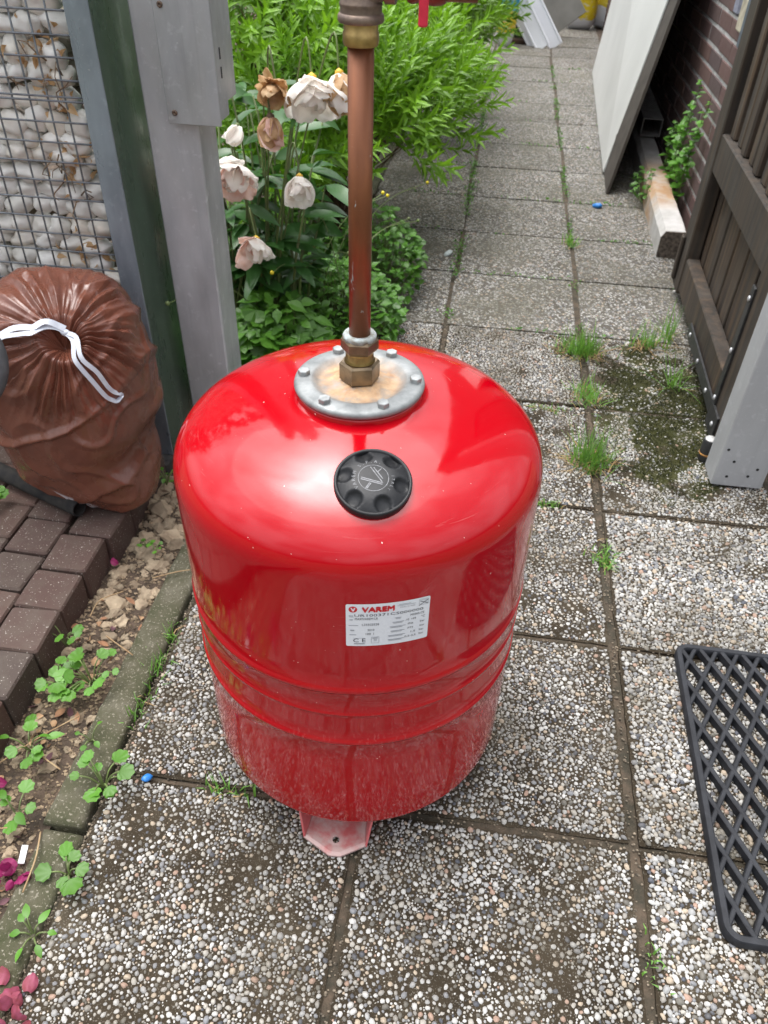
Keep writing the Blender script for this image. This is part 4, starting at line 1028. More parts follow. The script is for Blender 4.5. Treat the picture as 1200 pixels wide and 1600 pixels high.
# ================================================================== THINGS ALONG THE WALL
def quadboard(name, p, th, m, label, cat):
    """p: four corners (bottom near, bottom far, top far, top near) of a flat board with thickness th away from the path"""
    p = [Vector(q) for q in p]; nn = (p[1] - p[0]).cross(p[3] - p[0]).normalized()
    if nn.x < 0: nn = -nn
    v = p + [q + nn * th for q in p]
    return tag(ob(name, mesh(v, [(0, 1, 2, 3), (7, 6, 5, 4), (0, 4, 5, 1), (1, 5, 6, 2), (2, 6, 7, 3), (3, 7, 4, 0)], m), None), label, cat)
quadboard('leaning_sheet', [(.512, 3.95, .01), (.600, 6.22, .004), (.775, 6.45, 1.50), (.782, 3.99, 1.50)], .006, SHEET, 'large pale grey panel leaning against the brick wall', 'panel')
quadboard('panel_shadow_strip', [(.505, 3.66, .002), (.622, 6.20, .002), (.800, 6.2, 1.38), (.800, 3.94, 1.48)], .012, SHADOWB, 'dark strip standing in for the shadowed edge of the pale leaning panel', 'board')  # added dark sheet that imitates the shadow along the panel's near edge
kb = MB(); V = []; n = 30
prof = [(-.05, -.03), (-.05, .075), (-.035, .098), (.035, .100), (.042, .09), (.045, -.03)]
for j in range(n):
    y = 2.975 + 1.30 * j / (n - 1) * 1.9
    for (x, z) in prof: V.append((.692 + .028 * (y - 3) + x + .004 * N3(x * 40, y * 20), y, z + .005 * N3(y * 18, x * 40, 2)))
F = [(j * 6 + q, (j + 1) * 6 + q, (j + 1) * 6 + q + 1, j * 6 + q + 1) for j in range(n - 1) for q in range(5)] + [tuple(range(6)), tuple(range((n - 1) * 6, n * 6))[::-1]]
def make_kblk():
    t = NT('stained_concrete'); x, y, z = t.sep()
    c = t.ramp(t.noise(16, None, 6), [(.3, (.46, .45, .44)), (.7, (.33, .32, .30))])
    k = t.math('MULTIPLY', t.ramp(t.math('SUBTRACT', y, 3.0), [(.20, 0), (.36, 1), (.72, 1), (.95, 0)]), t.ramp(t.noise(13, None, 6, .6), [(.30, .15), (.55, 1)]))
    c = t.mix(k, c, t.ramp(t.noise(24, None, 5), [(.3, (.30, .16, .075)), (.7, (.38, .28, .18))]))
    e = t.ramp(t.math('SUBTRACT', y, 2.9), [(.078, 1), (.088, 0)]); c = t.mix(e, c, t.ramp(t.noise(90, None, 4), [(.35, (.05, .04, .032)), (.7, (.17, .14, .11))]))
    t.bump(t.noise(120, None, 6), .6, .004); return t.set(Base_Color=c, Roughness=.85)
tag(ob('concrete_edging', mesh(V, F, make_kblk()), None), 'rust stained pale concrete edging block lying along the brick wall', 'concrete block')
M = Matrix.Translation((.735, 4.22, .150)) @ Matrix.Rotation(rad(-1.5), 4, 'Z')
o_, i_ = .047, .0425; v = []
for y in (0, 1.6):
    for s in (o_, i_): v += [(-s, y, -s * .85), (s, y, -s * .85), (s, y, s * .85), (-s, y, s * .85)]
f = []
for k in range(4):
    q = (k + 1) % 4; f += [(k, q, 8 + q, 8 + k), (4 + q, 4 + k, 12 + k, 12 + q), (k, 4 + k, 4 + q, q), (8 + q, 12 + q, 12 + k, 8 + k)]
tag(ob('hollow_tube', mesh([M @ Vector(p) for p in v], f, mat('grey_profile', (.34, .335, .33), (.20, .19, .18), 26, .6, bump=.3)), None), 'square hollow grey tube lying on the concrete edging', 'tube')
# grey bracket and pale lock parts on the wall behind the gate
br = root('wall_bracket', (.79, 3.3, .7), 'blue grey metal bracket with pale fittings on the brick wall', 'bracket')
MB().box(.768, .798, 3.135, 3.175, .665, 1.05, .003).ob('strip', mat('bluegrey_metal', (.16, .19, .23), (.11, .13, .16), 40, .5, .3), br)
MB().box(.772, .797, 3.18, 3.27, .70, .80, .006).ob('cream_block', mat('cream_block', (.50, .46, .36), (.36, .32, .24), 40, .7), br)
MB().box(.770, .797, 3.29, 3.37, .735, .86, .01).ob('grey_case', mat('grey_case', (.30, .32, .40), (.2, .2, .26), 60, .5), br)
for k in range(3): MB().tube([(.775, 3.22 + .045 * k, .80), (.755, 3.225 + .045 * k, .815), (.758, 3.235 + .045 * k, .845), (.78, 3.24 + .045 * k, .85)], .006, 8).ob('white_hook', mat('white_hook', (.72, .72, .74), None, 30, .4), br, True)

# ================================================================== BACKGROUND CLUTTER
def sack(name, loc, w_, d_, h_, m, label, lean=(0, 0, 0), seed=0):
    v, f = ico(4); out_ = []
    for p in v:
        x, y, z = p; s = lambda a, e: math.copysign(abs(a) ** e, a)
        q = Vector((s(x, .45) * w_ / 2, s(y, .8) * d_ / 2, s(z, .5) * h_ / 2)); wr = noise.noise(q * 14 + Vector((seed, 0, 0))) * .5 + (1 - abs(noise.noise(q * 26 + Vector((seed, 3, 0)))) * 2) * .25
        q = q * (1 + .10 * wr); out_.append((q.x, q.y, q.z + h_ / 2))
    o = ob(name, mesh(out_, [tuple(map(int, t)) for t in f], m, True), None, T(*loc, *lean)); return tag(o, label, 'sack')
def bandmat(name, stops, c2=None, axis=2):
    t = NT(name); P = t.pos(obj=True); z = t.sep(P)[axis]
    z = t.math('ADD', z, t.math('MULTIPLY', t.math('SUBTRACT', t.noise(9, P, 3), .5), .10))
    c = t.ramp(z, stops, True)
    k = t.ramp(t.noise(16, t.pos((1, 1, 2.5), True), 2), [(.60, 0), (.62, 1)]); c = t.mix(t.math('MULTIPLY', k, .55), c, (.62, .64, .66))
    t.bump(t.noise(30, P, 4), .4, .01); return t.set(Base_Color=c, Roughness=.35)
sack('potting_soil_sack', (-.040, 7.05, 0), .15, .12, .62, bandmat('blue_yellow_sack', [(0, (.66, .67, .68)), (.085, (.68, .52, .02)), (.235, (.05, .32, .55)), (.42, (.10, .42, .62)), (.55, (.7, .7, .7))]), 'blue and yellow sack standing at the left end of the path', (0, rad(3), rad(12)), 1)
sack('yellow_sack', (.60, 8.02, 0), .26, .16, .48, bandmat('yellow_sack_print', [(0, (.66, .67, .70)), (.075, (.72, .56, .02)), (.34, (.68, .60, .08)), (.45, (.7, .7, .68))]), 'yellow and white sack behind the leaning grey board', (0, rad(-4), rad(-10)), 5)
sack('white_yellow_sack', (.30, 8.25, 0), .26, .16, .50, bandmat('white_sack_print', [(0, (.62, .64, .66)), (.17, (.66, .6, .25)), (.26, (.66, .67, .68)), (.45, (.6, .6, .6))]), 'mostly white sack half hidden behind the white boards', (0, rad(2), rad(15)), 9)
sack('pale_sack', (.78, 8.12, 0), .20, .15, .36, bandmat('pale_sack_print', [(0, (.60, .62, .66)), (.16, (.68, .55, .05)), (.30, (.62, .63, .66)), (.4, (.6, .6, .6))]), 'rightmost pale sack beside the yellow sack', (0, rad(12), rad(-20)), 12)
WPVC = mat('white_pvc', (.72, .74, .78), (.66, .68, .72), 6, .35)
def pvc(x, yo, label, lean, ang, ln=1.35):
    b = MB(); pr = [(-.055, 0), (-.055, .012), (-.046, .014), (-.042, .006), (.040, .006), (.044, .014), (.055, .012), (.055, 0)]
    v = [(px, py, z) for z in (0, ln) for px, py in [(a, -c) for a, c in pr]]; n = len(pr)
    f = [(k, (k + 1) % n, n + (k + 1) % n, n + k) for k in range(n)] + [tuple(range(n - 1, -1, -1)), tuple(range(n, 2 * n))]
    b.add(v, f); M = Matrix.Translation((x, yo, .004)) @ Matrix.Rotation(rad(ang), 4, 'Y') @ Matrix.Rotation(rad(-lean), 4, 'X')
    return tag(b.ob('white_board', WPVC, None, False, M), label, 'board', 'white boards at the end of the path')
pvc(.275, 7.02, 'front left one of the leaning white plastic boards', 18, -37)
pvc(.375, 7.10, 'middle one of the leaning white plastic boards', 18, -37)
pvc(.215, 7.10, 'rear white plastic board peeping out left of the others', 19, -38)
gb = MB().box(-.15, .15, -.012, .012, 0, .95, .002)
tag(gb.ob('grey_board', mat('greyish_board', (.25, .245, .22), (.20, .195, .175), 8, .7), None, False, Matrix.Translation((.475, 7.50, .10)) @ Matrix.Rotation(rad(-38), 4, 'Y') @ Matrix.Rotation(rad(-14), 4, 'X')), 'beige grey board leaning between the white boards and yellow sack', 'board')
pot = root('black_pot', (.06, 7.32, 0), 'black plant pot between the blue sack and the white boards', 'pot')
autosmooth(MB().lathe([(.0001, .0), (.085, .0), (.115, .24), (.122, .24), (.122, .262), (.108, .262), (.10, .22), (.0001, .22)], 36, T(.06, 7.32, .03)).ob('pot_wall', mat('pot_black', (.03, .03, .032), (.05, .05, .05), 30, .5), pot))
MB().box(-.04, .20, 7.16, 7.44, .0, .028, .004).ob('plinth', mat('rotten_plank', (.10, .06, .035), (.06, .04, .03), 20, .9), pot)

# ================================================================== VEGETATION
shrub('narrow_leaved_shrub', [(-.50, 3.05, .34, .30, .42, .34), (-.42, 3.45, .36, .30, .40, .36), (-.62, 2.72, .34, .27, .30, .38), (-.80, 2.70, .58, .30, .26, .34)], 780, (.19, 24, .052, .0058), L_SHRUB, 'nearest bright green narrow leaved shrub overhanging the path behind the copper pipe', 'shrub', (-.62, 3.05, 0))
shrub('narrow_leaved_shrub', [(-.48, 4.25, .46, .36, .50, .42), (-.42, 4.75, .46, .32, .42, .40)], 700, (.19, 24, .052, .0058), L_SHRUB, 'middle bright green narrow leaved shrub farther along the path edge', 'shrub', (-.66, 4.3, 0))
shrub('narrow_leaved_shrub', [(-1.05, 3.6, .55, .45, .8, .50), (-1.2, 4.8, .55, .5, .7, .55)], 640, (.18, 24, .045, .0042), L_SHRUB2, 'dull green narrow leaved shrub standing deep in the garden bed', 'shrub', (-1.1, 4.1, 0))
shrub('fine_leaved_bush', [(-.42, 5.75, .34, .28, .42, .38), (-.52, 6.35, .38, .30, .45, .42)], 620, (.17, 30, .036, .0026), L_SHRUB2, 'farthest feathery dull green bush next to the blue sack', 'bush', (-.45, 6.0, 0))
# hedge closing the view
rt = root('hedge', (.2, 9.3, 0), 'dark green hedge behind the sacks at the end of the path', 'hedge')
n = 5200; P = np.stack([rng.uniform(-2.6, 1.9, n), 9.25 + .22 * rng.standard_normal(n), rng.uniform(.02, 1.5, n)], 1); D = rng.standard_normal((n, 3)); D[:, 1] -= .6
V, F = scatter(leaf_tpl(.07, .02, .2, .3, 3), P, D, np.tile([0, -.4, 1.], (n, 1)) + .4 * rng.standard_normal((n, 3)), rng.uniform(.7, 1.3, n)); ob('crown', npmesh(V, F, L_HEDGE), rt)
tk = MB()
for i in range(10): tk.tube([(-2.4 + .46 * i, 9.3, -.02), (-2.4 + .46 * i + random.gauss(0, .05), 9.3, .6), (-2.4 + .46 * i + random.gauss(0, .1), 9.3, 1.3)], [.02, .014, .006], 6)
tk.ob('trunk', TWIG, rt, True)

# --- peony with big dark leaves and fading flowers
peo = root('peony', (-.60, 1.98, 0), 'peony with dark green leaves and fading pale flowers beside the grey post', 'peony')
pe_leaf = [mesh([tuple(v) for v in leaf_tpl(L, W, .25, dr, 6)[0]], [tuple(map(int, f)) for f in leaf_tpl(L, W, .25, dr, 6)[1]], L_PEONY, True, 'leaf') for L, W, dr in ((.095, .017, .25), (.11, .022, .35), (.085, .020, .15), (.10, .016, .5))]
pst = MB()
def M_dir(p, d, u, s):
    x = Vector(d).normalized(); y = Vector(u).cross(x).normalized(); z = x.cross(y)
    m = Matrix((x, y, z)).transposed().to_4x4(); m = m @ Matrix.Diagonal((s, s, s, 1)); m.translation = p; return m
nl = 0
for i in range(36):
    b = Vector((-.60 + random.gauss(0, .05), 1.98 + random.gauss(0, .05), 0)); ang = random.uniform(0, 6.28); R_ = random.uniform(.05, .26); h_ = random.uniform(.22, .72)
    e = b + Vector((R_ * math.cos(ang) * 1.2, R_ * math.sin(ang) * .9, h_))
    if e.x < -.86: e.x = -.80
    if e.x > -.40: e.x = -.42
    if e.y < 1.84: e.y = 1.86 + random.uniform(0, .1)
    mid = b.lerp(e, .5) + Vector((0, 0, .06)); pst.tube([b, mid, e], [.0045, .0035, .0022], 6)
    o2 = Vector((e.x - b.x, e.y - b.y, .1))
    for k in range(8):
        if nl > 285: break
        t = .45 + .55 * (k // 3) / 2; p = b.lerp(mid, t * 2) if t < .5 else mid.lerp(e, (t - .5) * 2)
        a = ang + (k % 3 - 1) * 1.0 + random.gauss(0, .4); d = Vector((math.cos(a), math.sin(a), random.uniform(-.25, .5)))
        if p.y + d.y * .1 < 1.80: d.y = abs(d.y)
        ob('leaf', pe_leaf[random.randrange(4)], peo, M_dir(p, d, Vector((random.gauss(0, .3), random.gauss(-.2, .3), 1)), random.uniform(.65, 1.15))); nl += 1
def petal_mesh(L, W, curl, m, nx=9, ny=8, seed=0):
    V = []; F = []
    for i in range(nx + 1):
        t = i / nx
        for j in range(ny + 1):
            s = j / ny * 2 - 1; wd = W * (math.sin(math.pi * (.12 + .80 * t)) ** .7)
            notch = .12 * L * (abs(s) ** 2) * (t > .9)
            z = curl * L * t * t - .35 * W * s * s + .09 * L * noise.noise(Vector((t * 3, s * 2.4, seed))) + .035 * L * t * math.sin(s * 7 + seed)
            V.append((L * t - notch, wd * s, z))
    F = [(i * (ny + 1) + j, (i + 1) * (ny + 1) + j, (i + 1) * (ny + 1) + j + 1, i * (ny + 1) + j + 1) for i in range(nx) for j in range(ny)]
    return mesh(V, F, m, True, 'petal')
PM = {m.name: [petal_mesh(.056 * q, .027 * q, cu, m, seed=k) for k, (q, cu) in enumerate(((1, -.4), (1.1, -.15), (.85, -.6), (.95, .1)))] for m in (P_WHITE, P_PINK, P_BROWN)}
def flower(p, face, mats, n, spread, s, core=YEL, label=None):
    c, f_ = ico(1); p = Vector(p); face = Vector(face).normalized()
    fo = ob('flower', mesh([tuple(p + Vector(q) * .008 * s) for q in c], [tuple(map(int, t)) for t in f_], core, True), peo)
    if label: fo['label'] = label
    a1 = face.orthogonal().normalized(); a2 = face.cross(a1)
    for k in range(n):
        a = k * 2.4 + random.gauss(0, .2); sp = spread * random.uniform(.55, 1.1)
        side = a1 * math.cos(a) + a2 * math.sin(a); d = face * math.cos(sp) + side * math.sin(sp) + Vector((0, 0, -.25))
        m = mats[k % len(mats)]
        ob('petal', PM[m.name][random.randrange(4)], fo, M_dir(p + side * .004 * s, d + Vector((random.gauss(0, .16), random.gauss(0, .16), random.gauss(0, .16))), face * math.sin(sp) * -1 + side * math.cos(sp), .86 * s * random.uniform(.55, 1.2)))
    b = Vector((-.60, 1.98, .1)); tp = p - face * .004; up = tp + Vector((-.02, .03, .06 if face.z < 0 else -.06))
    pst.tube(spl([b, b.lerp(tp, .6) + Vector((0, 0, .10)), up, tp], 6), .0022, 6)
flower((-.403, 1.80, .778), (.05, -.45, -.7), [P_WHITE], 24, 1.35, 1.5, YEL, 'wide white bloom hanging beside the copper pipe')
flower((-.346, 1.81, .788), (.2, -.4, -.8), [P_WHITE, P_BROWN], 14, 1.0, 1.35, YEL)
flower((-.483, 1.80, .760), (-.1, -.5, -.5), [P_BROWN], 26, 1.9, .85, TWIG, 'withered brown flower head')
flower((-.495, 1.79, .700), (0, -.3, -1), [P_PINK, P_PINK, P_BROWN], 9, .45, 1.25, TWIG, 'drooping faded pink flower')
flower((-.585, 1.79, .592), (.1, -.75, -.35), [P_WHITE, P_WHITE, P_PINK], 16, 1.2, 1.4, YEL, 'pale flower close to the grey post')
flower((-.439, 1.80, .575), (.1, -.55, -.6), [P_WHITE], 12, 1.1, 1.15, YEL, 'small hanging white flower')
flower((-.551, 1.79, .425), (.1, -.75, -.4), [P_WHITE, P_WHITE, P_PINK], 13, 1.1, 1.35, YEL, 'lowest pale flower with yellow stamens')
flower((-.575, 1.80, .675), (-.3, -.4, -.6), [P_WHITE], 5, .7, .9, STEM)
pst.ob('stems', STEM, peo, True)

# --- leafy ground cover under the peony: several plants
cov_l = [round_leaf(.013, 12, .2, .12, .16, 3), round_leaf(.016, 13, .15, .1, .20, 4), leaf_tpl(.034, .009, .2, .3, 5, 2)]
def cover(name, x, y, rx, ry, h_, n, lm, label, cat='plant', sc=1.0, stemm=STEM, keep=None):
    rt = root(name, (x, y, 0), label, cat); P = []; D = []; st = MB()
    for i in range(n):
        a = random.uniform(0, 6.28); q = math.sqrt(random.random()); px, py = x + rx * q * math.cos(a), y + ry * q * math.sin(a)
        pz = h_ * (.25 + .75 * random.random()) * (1 - .55 * q * q) + .01
        P.append((px, py, pz)); D.append((math.cos(a) + random.gauss(0, .5), math.sin(a) - .3 + random.gauss(0, .5), random.gauss(.05, .3)))
        if i % 5 == 0: st.tube([(x + (px - x) * .3, y + (py - y) * .3, 0), (x + (px - x) * .8, y + (py - y) * .8, pz * .7), (px, py, pz)], [.0022, .0016, .001], 4, False)
    P = np.array(P); D = np.array(D); q = rng.integers(0, 3, n); parts = []
    for j in range(3):
        s = q == j
        if s.sum(): parts.append(scatter(cov_l[j], P[s], D[s], np.tile([0, -.25, 1.], (s.sum(), 1)) + .3 * rng.standard_normal((s.sum(), 3)), sc * rng.uniform(.6, 1.25, s.sum())))
    V, F = join(parts); ob('foliage', npmesh(V, F, lm), rt); st.ob('stems', stemm, rt, True); return rt
cover('ground_elder', -.52, 1.82, .13, .14, .26, 620, L_WEED, 'light green lobed ground cover right of the grey post foot', sc=1.7)
cover('ground_elder', -.40, 2.12, .17, .20, .24, 1000, L_COVER, 'low leafy ground cover spreading behind the tank by the pipe')
cover('ground_elder', -.36, 2.48, .16, .20, .28, 800, L_COVER, 'low leafy weeds below the nearest shrub at the path edge', sc=.9)
cover('ground_elder', -.66, 2.30, .20, .25, .40, 1300, L_COVER, 'dark leafy undergrowth behind the peony stems', sc=1.1)
# buttercup stalks with yellow buds and seed heads leaning over the path
bc = root('buttercup', (-.50, 2.1, 0), 'thin stalked buttercup with small yellow flowers leaning over the path', 'wildflower'); st = MB(); fl_ = MB()
for (ex, ey, ez, fl2) in ((-.52, 1.80, .34, 1), (-.36, 1.98, .33, 0), (-.30, 2.3, .38, 1), (-.24, 2.35, .30, 0), (-.22, 2.45, .26, 0), (-.66, 1.47, .40, 0), (-.30, 2.2, .42, 1), (-.45, 1.9, .50, 0), (-.21, 2.6, .33, 1)):
    b = Vector((-.50 + random.gauss(0, .04), 2.1 + random.gauss(0, .05), 0)); e = Vector((ex, ey, ez)); st.tube(spl([b, b.lerp(e, .55) + Vector((0, 0, .10)), e], 8), .0012, 5)
    c, f_ = ico(1)
    if fl2: fl_.add([e + Vector(q) * .006 for q in c], [tuple(map(int, t)) for t in f_])
    else: st.add([e + Vector(q) * .006 for q in c], [tuple(map(int, t)) for t in f_])
st.ob('stalks', STEM, bc, True); fl_.ob('blossoms', mat('buttercup_yellow', (.75, .60, .02), None, 50, .4), bc, True)

# --- grass tufts in the joints
def tuft(x, y, n, h_, sp, label, dry=.15, lean=(0, 0), rx=.012, ry=.02):
    rt = root('grass_tuft', (x, y, 0), label, 'grass', 'grass tufts in the slab joints')
    for kind, lm in ((0, L_GRASS), (1, L_DRY)):
        cnt_ = int(n * (1 - dry)) if kind == 0 else int(n * dry); V = []; F = []
        for i in range(cnt_):
            a = random.uniform(0, 6.28); el = random.uniform(.05, 1.0) * sp if kind == 0 else random.uniform(.9, 1.4); L = 1.25 * h_ * random.uniform(.45, 1.1) * (1 if kind == 0 else .7); wd = random.uniform(.0011, .0021)
            p = Vector((x + random.gauss(0, rx), y + random.gauss(0, ry), -.006)); d = Vector((math.cos(a) * math.sin(el) + lean[0], math.sin(a) * math.sin(el) + lean[1], math.cos(el))); s = Vector((-math.sin(a), math.cos(a), 0)) * wd
            b = len(V)
            for k in range(4):
                t = k / 3; q = p + d * L * t + Vector((0, 0, -L * .35 * math.sin(el) * t * t)); q.z = max(q.z, .004 if t > .2 else -.01)
                V += [q - s * (1 - t * .85), q + s * (1 - t * .85)]
            F += [(b + 2 * k, b + 2 * k + 1, b + 2 * k + 3, b + 2 * k + 2) for k in range(3)]
        if V: tag(ob('green_blades' if kind == 0 else 'dry_blades', mesh(V, F, lm), rt), kind='stuff')
tuft(.318, 2.17, 300, .085, .95, 'largest green grass tuft in the joint left of the gate', .25, rx=.035, ry=.018)
tuft(.323, 1.92, 160, .055, 1.1, 'yellowish small grass tuft between the two larger tufts', .3, rx=.018, ry=.03)
tuft(.318, 1.60, 260, .095, .85, 'spiky green grass tuft beside the tank shoulder', .28, rx=.022, ry=.02)
tuft(.325, 3.04, 70, .05, .8, 'small grass tuft in the joint near the blue scrap', .25)
tuft(.328, 1.255, 60, .035, 1.2, 'tiny grass tuft in the joint right of the tank', .1)
tuft(.215, 1.83, 60, .03, 1.2, 'flat mossy tuft left of the spiky grass tuft', .35, rx=.03, ry=.006)
tuft(.53, 2.25, 110, .09, 1.0, 'thin grass tuft in front of the wooden gate', .4, rx=.03, ry=.012)
tuft(.575, 2.02, 26, .13, 1.1, 'sparse long bladed tuft close to the wooden gate', .1, (-.1, -.2))
tuft(.60, 2.33, 46, .10, .9, 'grass tuft growing at the gate foot', .2)
tuft(.19, 1.424, 70, .022, 1.3, 'flat moss green tuft touching the tank edge', .1, rx=.025, ry=.006)
tuft(-.507, .745, 34, .030, 1.0, 'grass sprig along the kerb level with the tank belly', .1, rx=.008, ry=.03)
tuft(-.510, .915, 26, .034, .9, 'grass sprig along the kerb just left of the tank', .1, rx=.008, ry=.02)
tuft(-.515, .83, 34, .034, .9, 'leafy grass sprig in the kerb joint between two others', .05, rx=.01, ry=.02)
tuft(-.31, .610, 40, .03, 1.1, 'small green tuft in the joint below the tank left side', .2, rx=.02, ry=.005)
tuft(.335, .45, 20, .015, 1.2, 'tiny green sprout in the joint left of the doormat', .0)
# moss and tiny weeds along far joints and the damp corner by the gate: nobody could count it
P = []
for i in range(1500):
    y = random.uniform(2.3, 6.4); P.append((-.0965 + random.gauss(0, .010 + .012 * max(0, N3(y * 5, 1))), y, random.uniform(-.004, .012))) if N3(y * 3.0, 7) > -.15 else None
for i in range(1100):
    y = random.uniform(2.3, 6.6); P.append((.327 + random.gauss(0, .008), y, random.uniform(-.004, .010))) if N3(y * 3.0, 17) > -.05 else None
for yb in YB[8:18]:
    for i in range(150):
        x = random.uniform(-.48, .72)
        if N3(x * 5, yb * 9) > .08: P.append((x, yb + random.gauss(0, .005), random.uniform(-.004, .008)))
P = np.array(P); n = len(P); D = rng.standard_normal((n, 3)); D[:, 2] = np.abs(D[:, 2])
V, F = scatter(leaf_tpl(.011, .0035, .2, .3, 3), P, D, np.tile([0, 0, 1.], (n, 1)) + .4 * rng.standard_normal((n, 3)), rng.uniform(.5, 1.3, n))
tag(ob('joint_weeds', npmesh(V, F, L_COVER)), 'small green weeds filling the far slab joints', 'weeds', kind='stuff')
P = []
while len(P) < 9500:
    x, y = random.uniform(.36, .72), random.uniform(1.45, 2.35)
    d = ((x - .53) * 5.2) ** 2 + ((y - 1.88) * 2.6) ** 2 + 1.5 * N3(x * 11, y * 11, 9) + .8 * N3(x * 30, y * 30)
    if d < .62: P.append((x, y, -.002 + .002 * random.random()))
for i in range(700): P.append((random.uniform(-.10, .0) if i % 2 else .327 + random.gauss(0, .008), random.uniform(.2, 2.3), -.012)) if i % 2 == 0 else None
P = np.array(P); n = len(P); D = rng.standard_normal((n, 3)); D[:, 2] = np.abs(D[:, 2]) + .5
V, F = scatter(leaf_tpl(.0052, .0013, .2, .2, 2), P, D, rng.standard_normal((n, 3)), rng.uniform(.6, 1.4, n))
tag(ob('moss', npmesh(V, F, L_MOSS)), 'dark green moss on the slabs in front of the gate', 'moss', kind='stuff')

# --- broad-leaved weeds on the soil strip
wl = []
for k, (L, W) in enumerate(((.0125, 0), (.0150, 0), (.0105, 0))):
    v, f = round_leaf(L, 22, .14, .10, .09, 4); wl.append(mesh(v, [tuple(map(int, t)) for t in f], L_WEED, True, 'leaf'))
for (L, W) in ((.026, .0065), (.021, .007)):
    v, f = leaf_tpl(L, W, .2, .3, 5); wl.append(mesh(v, [tuple(map(int, t)) for t in f], L_WEED, True, 'leaf'))
def weed(x, y, z, n, R_, h_, label, kinds=(0, 1, 2), s=1.0):
    rt = root('weed', (x, y, z), label, 'weed', 'weeds on the soil strip'); st = MB()
    for i in range(n):
        a = i * 2.4 + random.gauss(0, .4); q = R_ * random.uniform(.4, 1.1); e = Vector((x + q * math.cos(a), y + q * math.sin(a), z + h_ * random.uniform(.4, 1.1))); b = Vector((x, y, z - .004))
        st.tube(spl([b, b.lerp(e, .5) + Vector((0, 0, h_ * .25)), e], 4), .0013, 5)
        ob('leaf', wl[random.choice(kinds)], rt, M_dir(e, (math.cos(a), math.sin(a), random.uniform(-.1, .25)), (random.gauss(0, .2), random.gauss(-.15, .2), 1), s * random.uniform(.75, 1.2)))
    st.ob('stems', STEM, rt, True)
weed(-.508, .588, .0, 11, .030, .045, 'largest round leaved weed rooted in the kerb joint')
weed(-.502, .448, .0, 7, .022, .03, 'round leaved weed on the kerb below the moss patch')
weed(-.512, .362, .0, 7, .020, .025, 'narrow leaved rosette at the lowest part of the kerb', (3, 4), .8)
weed(-.610, .775, .0, 13, .045, .05, 'spreading weed in the middle of the soil strip', (0, 1, 2), .95)
weed(-.660, .755, .0, 9, .035, .05, 'weed against the paver edge left of the spreading one')
weed(-.655, .632, .0, 9, .035, .04, 'weed on the soil next to the lower paver edge', (0, 1, 3))
weed(-.690, .845, .01, 6, .025, .05, 'small weed tucked under the paver edge', (2, 0))
weed(-.618, .52, .0, 6, .030, .03, 'leafy weed on the soil above the magenta petals', (3, 0, 4))
weed(-.735, 1.185, .06, 4, .016, .035, 'round leaved seedling below the rubbish bag corner', (0, 2), .8)
weed(-.640, 1.115, .02, 4, .012, .02, 'tiny seedling among the sandy rubble', (2,), .6)
weed(-.615, 1.10, .02, 4, .012, .02, 'second tiny seedling nearer the tank among the rubble', (2,), .55)
weed(-.672, 1.325, .02, 8, .022, .03, 'small green weed beside the steel post foot', (2, 4), .7)
weed(-.985, 1.14, .07, 6, .028, .03, 'green weed on the pavers at the left picture edge', (0, 1))
weed(-.560, .660, .01, 4, .02, .02, 'little sprig on the kerb above the round leaved weed', (4, 2), .6)
# tall leafy weed in front of the brick wall
tl = root('tall_weed', (.765, 3.55, 0), 'tall leafy weed growing between the concrete edging and the brick wall', 'weed'); st = MB(); nl = 0
for (bx_, by_, ex, ey, ez) in ((.77, 3.55, .755, 3.50, .50), (.775, 3.62, .762, 3.58, .40), (.768, 3.70, .765, 3.62, .36), (.772, 3.48, .772, 3.34, .46), (.76, 3.60, .735, 3.50, .33), (.765, 3.52, .745, 3.40, .28), (.775, 3.45, .77, 3.38, .35), (.76, 3.75, .74, 3.70, .30)):
    b, e = Vector((bx_, by_, 0)), Vector((ex, ey, ez)); pts = spl([b, b.lerp(e, .5) + Vector((-.01, 0, .03)), e], 10); st.tube(pts, [.003 - .002 * i / len(pts) for i in range(len(pts))], 5)
    for i in range(4, len(pts)):
        for k in range(1 + i % 2):
            a = i * 2.4 + k * 3.1; ob('leaf', wl[random.choice((3, 4, 0))], tl, M_dir(pts[i], (math.cos(a) - .3, math.sin(a) - .5, random.uniform(-.1, .6)), (-.3, -.3, 1), random.uniform(1.0, 1.7) * (1.1 if i < 16 else .8)))
st.ob('stems', STEM, tl, True)
cover('dark_weed', .66, 3.62, .05, .16, .12, 120, L_COVER, 'dark green weeds in the shade under the leaning panel', 'weed', .8)

# ================================================================== LITTER
def petal_heap(name, x, y, z, n, R_, m, label, s=1.0):
    me = [petal_mesh(.026 * q, .012 * q, cu, m, seed=30 + k) for k, (q, cu) in enumerate(((1, .2), (.8, .35), (1.1, -.1)))]
    if n == 1:
        o = ob(name, me[0], None, T(x, y, z, .3, -.3, random.uniform(0, 6), s)); return tag(o, label, 'petal')
    rt = root(name, (x, y, z), label, 'petals')
    for i in range(n): ob('petal', me[i % 3], rt, T(x + random.gauss(0, R_), y + random.gauss(0, R_), z + random.uniform(0, .012), random.gauss(0, .6), random.gauss(0, .6), random.uniform(0, 6.28), s * random.uniform(.7, 1.1)))
petal_heap('fallen_petals', -.592, .435, .002, 9, .013, P_MAG, 'crumpled magenta petals on the soil beside the kerb', .9)
petal_heap('fallen_petals', -.498, .272, .006, 12, .016, P_MAGP, 'faded magenta petals in the bottom left corner', .95)
petal_heap('fallen_petal', -.682, 1.060, .012, 1, 0, P_MAG, 'magenta petal among the rubble below the bag', .7)
petal_heap('fallen_petal', -.66, .565, .008, 1, 0, P_MAG, 'magenta petal against the paver edge at the left picture edge', .8)
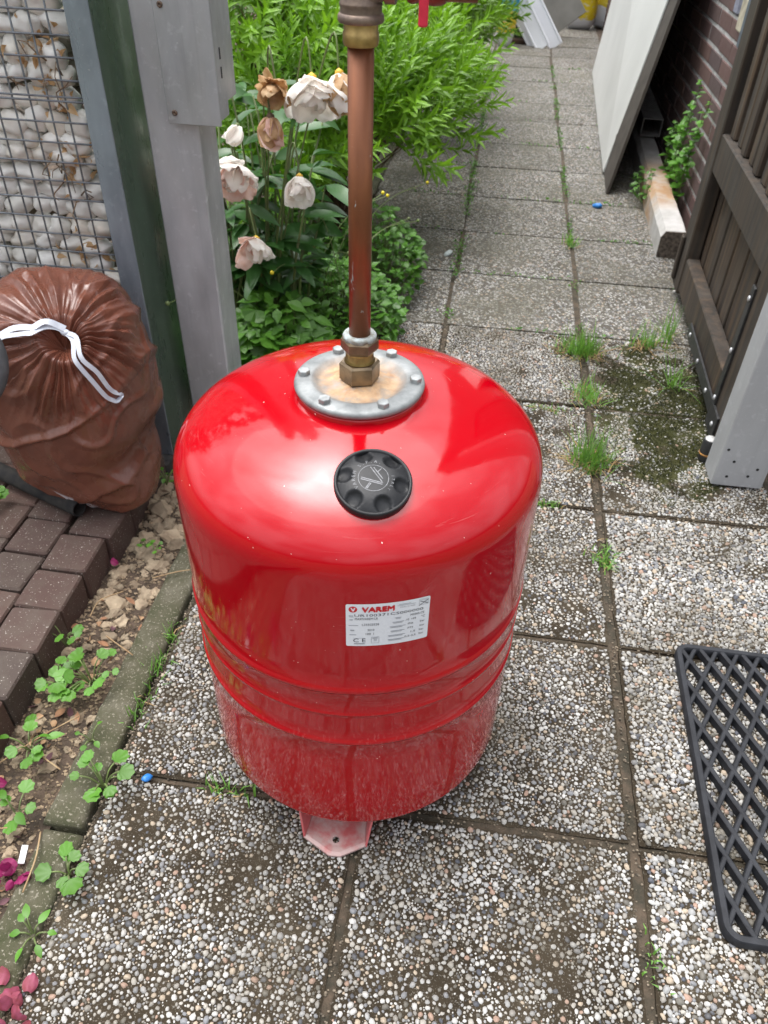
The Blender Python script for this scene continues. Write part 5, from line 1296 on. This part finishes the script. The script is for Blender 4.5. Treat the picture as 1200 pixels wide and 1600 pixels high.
def scrap(name, x, y, z, s, m, label, seed):
    v, f = ico(2); out_ = [(q[0] * s * (1 + .3 * noise.noise(Vector(q) * 2 + Vector((seed, 0, 0)))), q[1] * s * .7, q[2] * s * .45 * (1 + .4 * noise.noise(Vector(q) * 2 + Vector((0, seed, 0))))) for q in v]
    tag(ob(name, mesh(out_, [tuple(map(int, t)) for t in f], m, True), None, T(x, y, z, .2, .3, seed)), label, 'litter')
scrap('blue_scrap', -.446, .612, .004, .0095, BLUEP, 'blue plastic scrap in the slab joint near the kerb', 1)
scrap('blue_scrap', .455, 3.48, .006, .026, BLUEP, 'blue plastic scrap on the slabs before the leaning panel', 2.2)
scrap('pale_scrap', -.136, 2.84, .005, .020, mat('pale_scrap', (.55, .62, .62), None, 30, .5), 'pale scrap lying on the slab right of the weeds', 4)
sh = MB().box(-.0045, .0045, -.013, .013, 0, .002, .0006); tag(sh.ob('white_shard', mat('white_shard', (.72, .72, .72), (.6, .6, .6), 30, .5), None, False, T(-.577, .462, .010, .2, .3, .25)), 'white shard standing beside the magenta petals', 'litter')
# withered leaves and straw stalks on the soil
dl = [mesh(*(lambda t: ([tuple(q) for q in t[0]], [tuple(map(int, k)) for k in t[1]]))(leaf_tpl(L, W, .5, dr, 5)), mat('dry_leaf_%d' % i, c1, c2, 60, .8), True, 'withered_leaf') for i, (L, W, dr, c1, c2) in enumerate(((.035, .011, -.3, (.36, .19, .10), (.22, .11, .06)), (.028, .012, .3, (.42, .27, .15), (.26, .15, .08)), (.030, .009, -.5, (.12, .05, .06), (.07, .035, .04))))]
for i in range(60):
    x, y = random.uniform(-.70, -.58), random.uniform(.30, 1.0); ob('withered_leaf', dl[i % 3], soil, T(x, y, soilh(x, y) + .006, random.gauss(0, .4), random.gauss(0, .4), random.uniform(0, 6.28), random.uniform(.3, .8)))
stw = mat('straw', (.36, .27, .15), (.26, .16, .08), 40, .8)
for (a, b) in (((-.69, .60), (-.60, .70)), ((-.66, .66), (-.585, .60)), ((-.63, .88), (-.56, .84)), ((-.69, .47), (-.60, .50)), ((-.60, 1.04), (-.53, 1.07)), ((-.68, .92), (-.64, .99)), ((-.57, .50), (-.55, .41))):
    pts = spl([(a[0], a[1], .006), ((a[0] + b[0]) / 2 + random.gauss(0, .012), (a[1] + b[1]) / 2, .016), (b[0], b[1], .012)], 5); MB().tube(pts, .0013, 5).ob('straw_stalk', stw, soil, True)
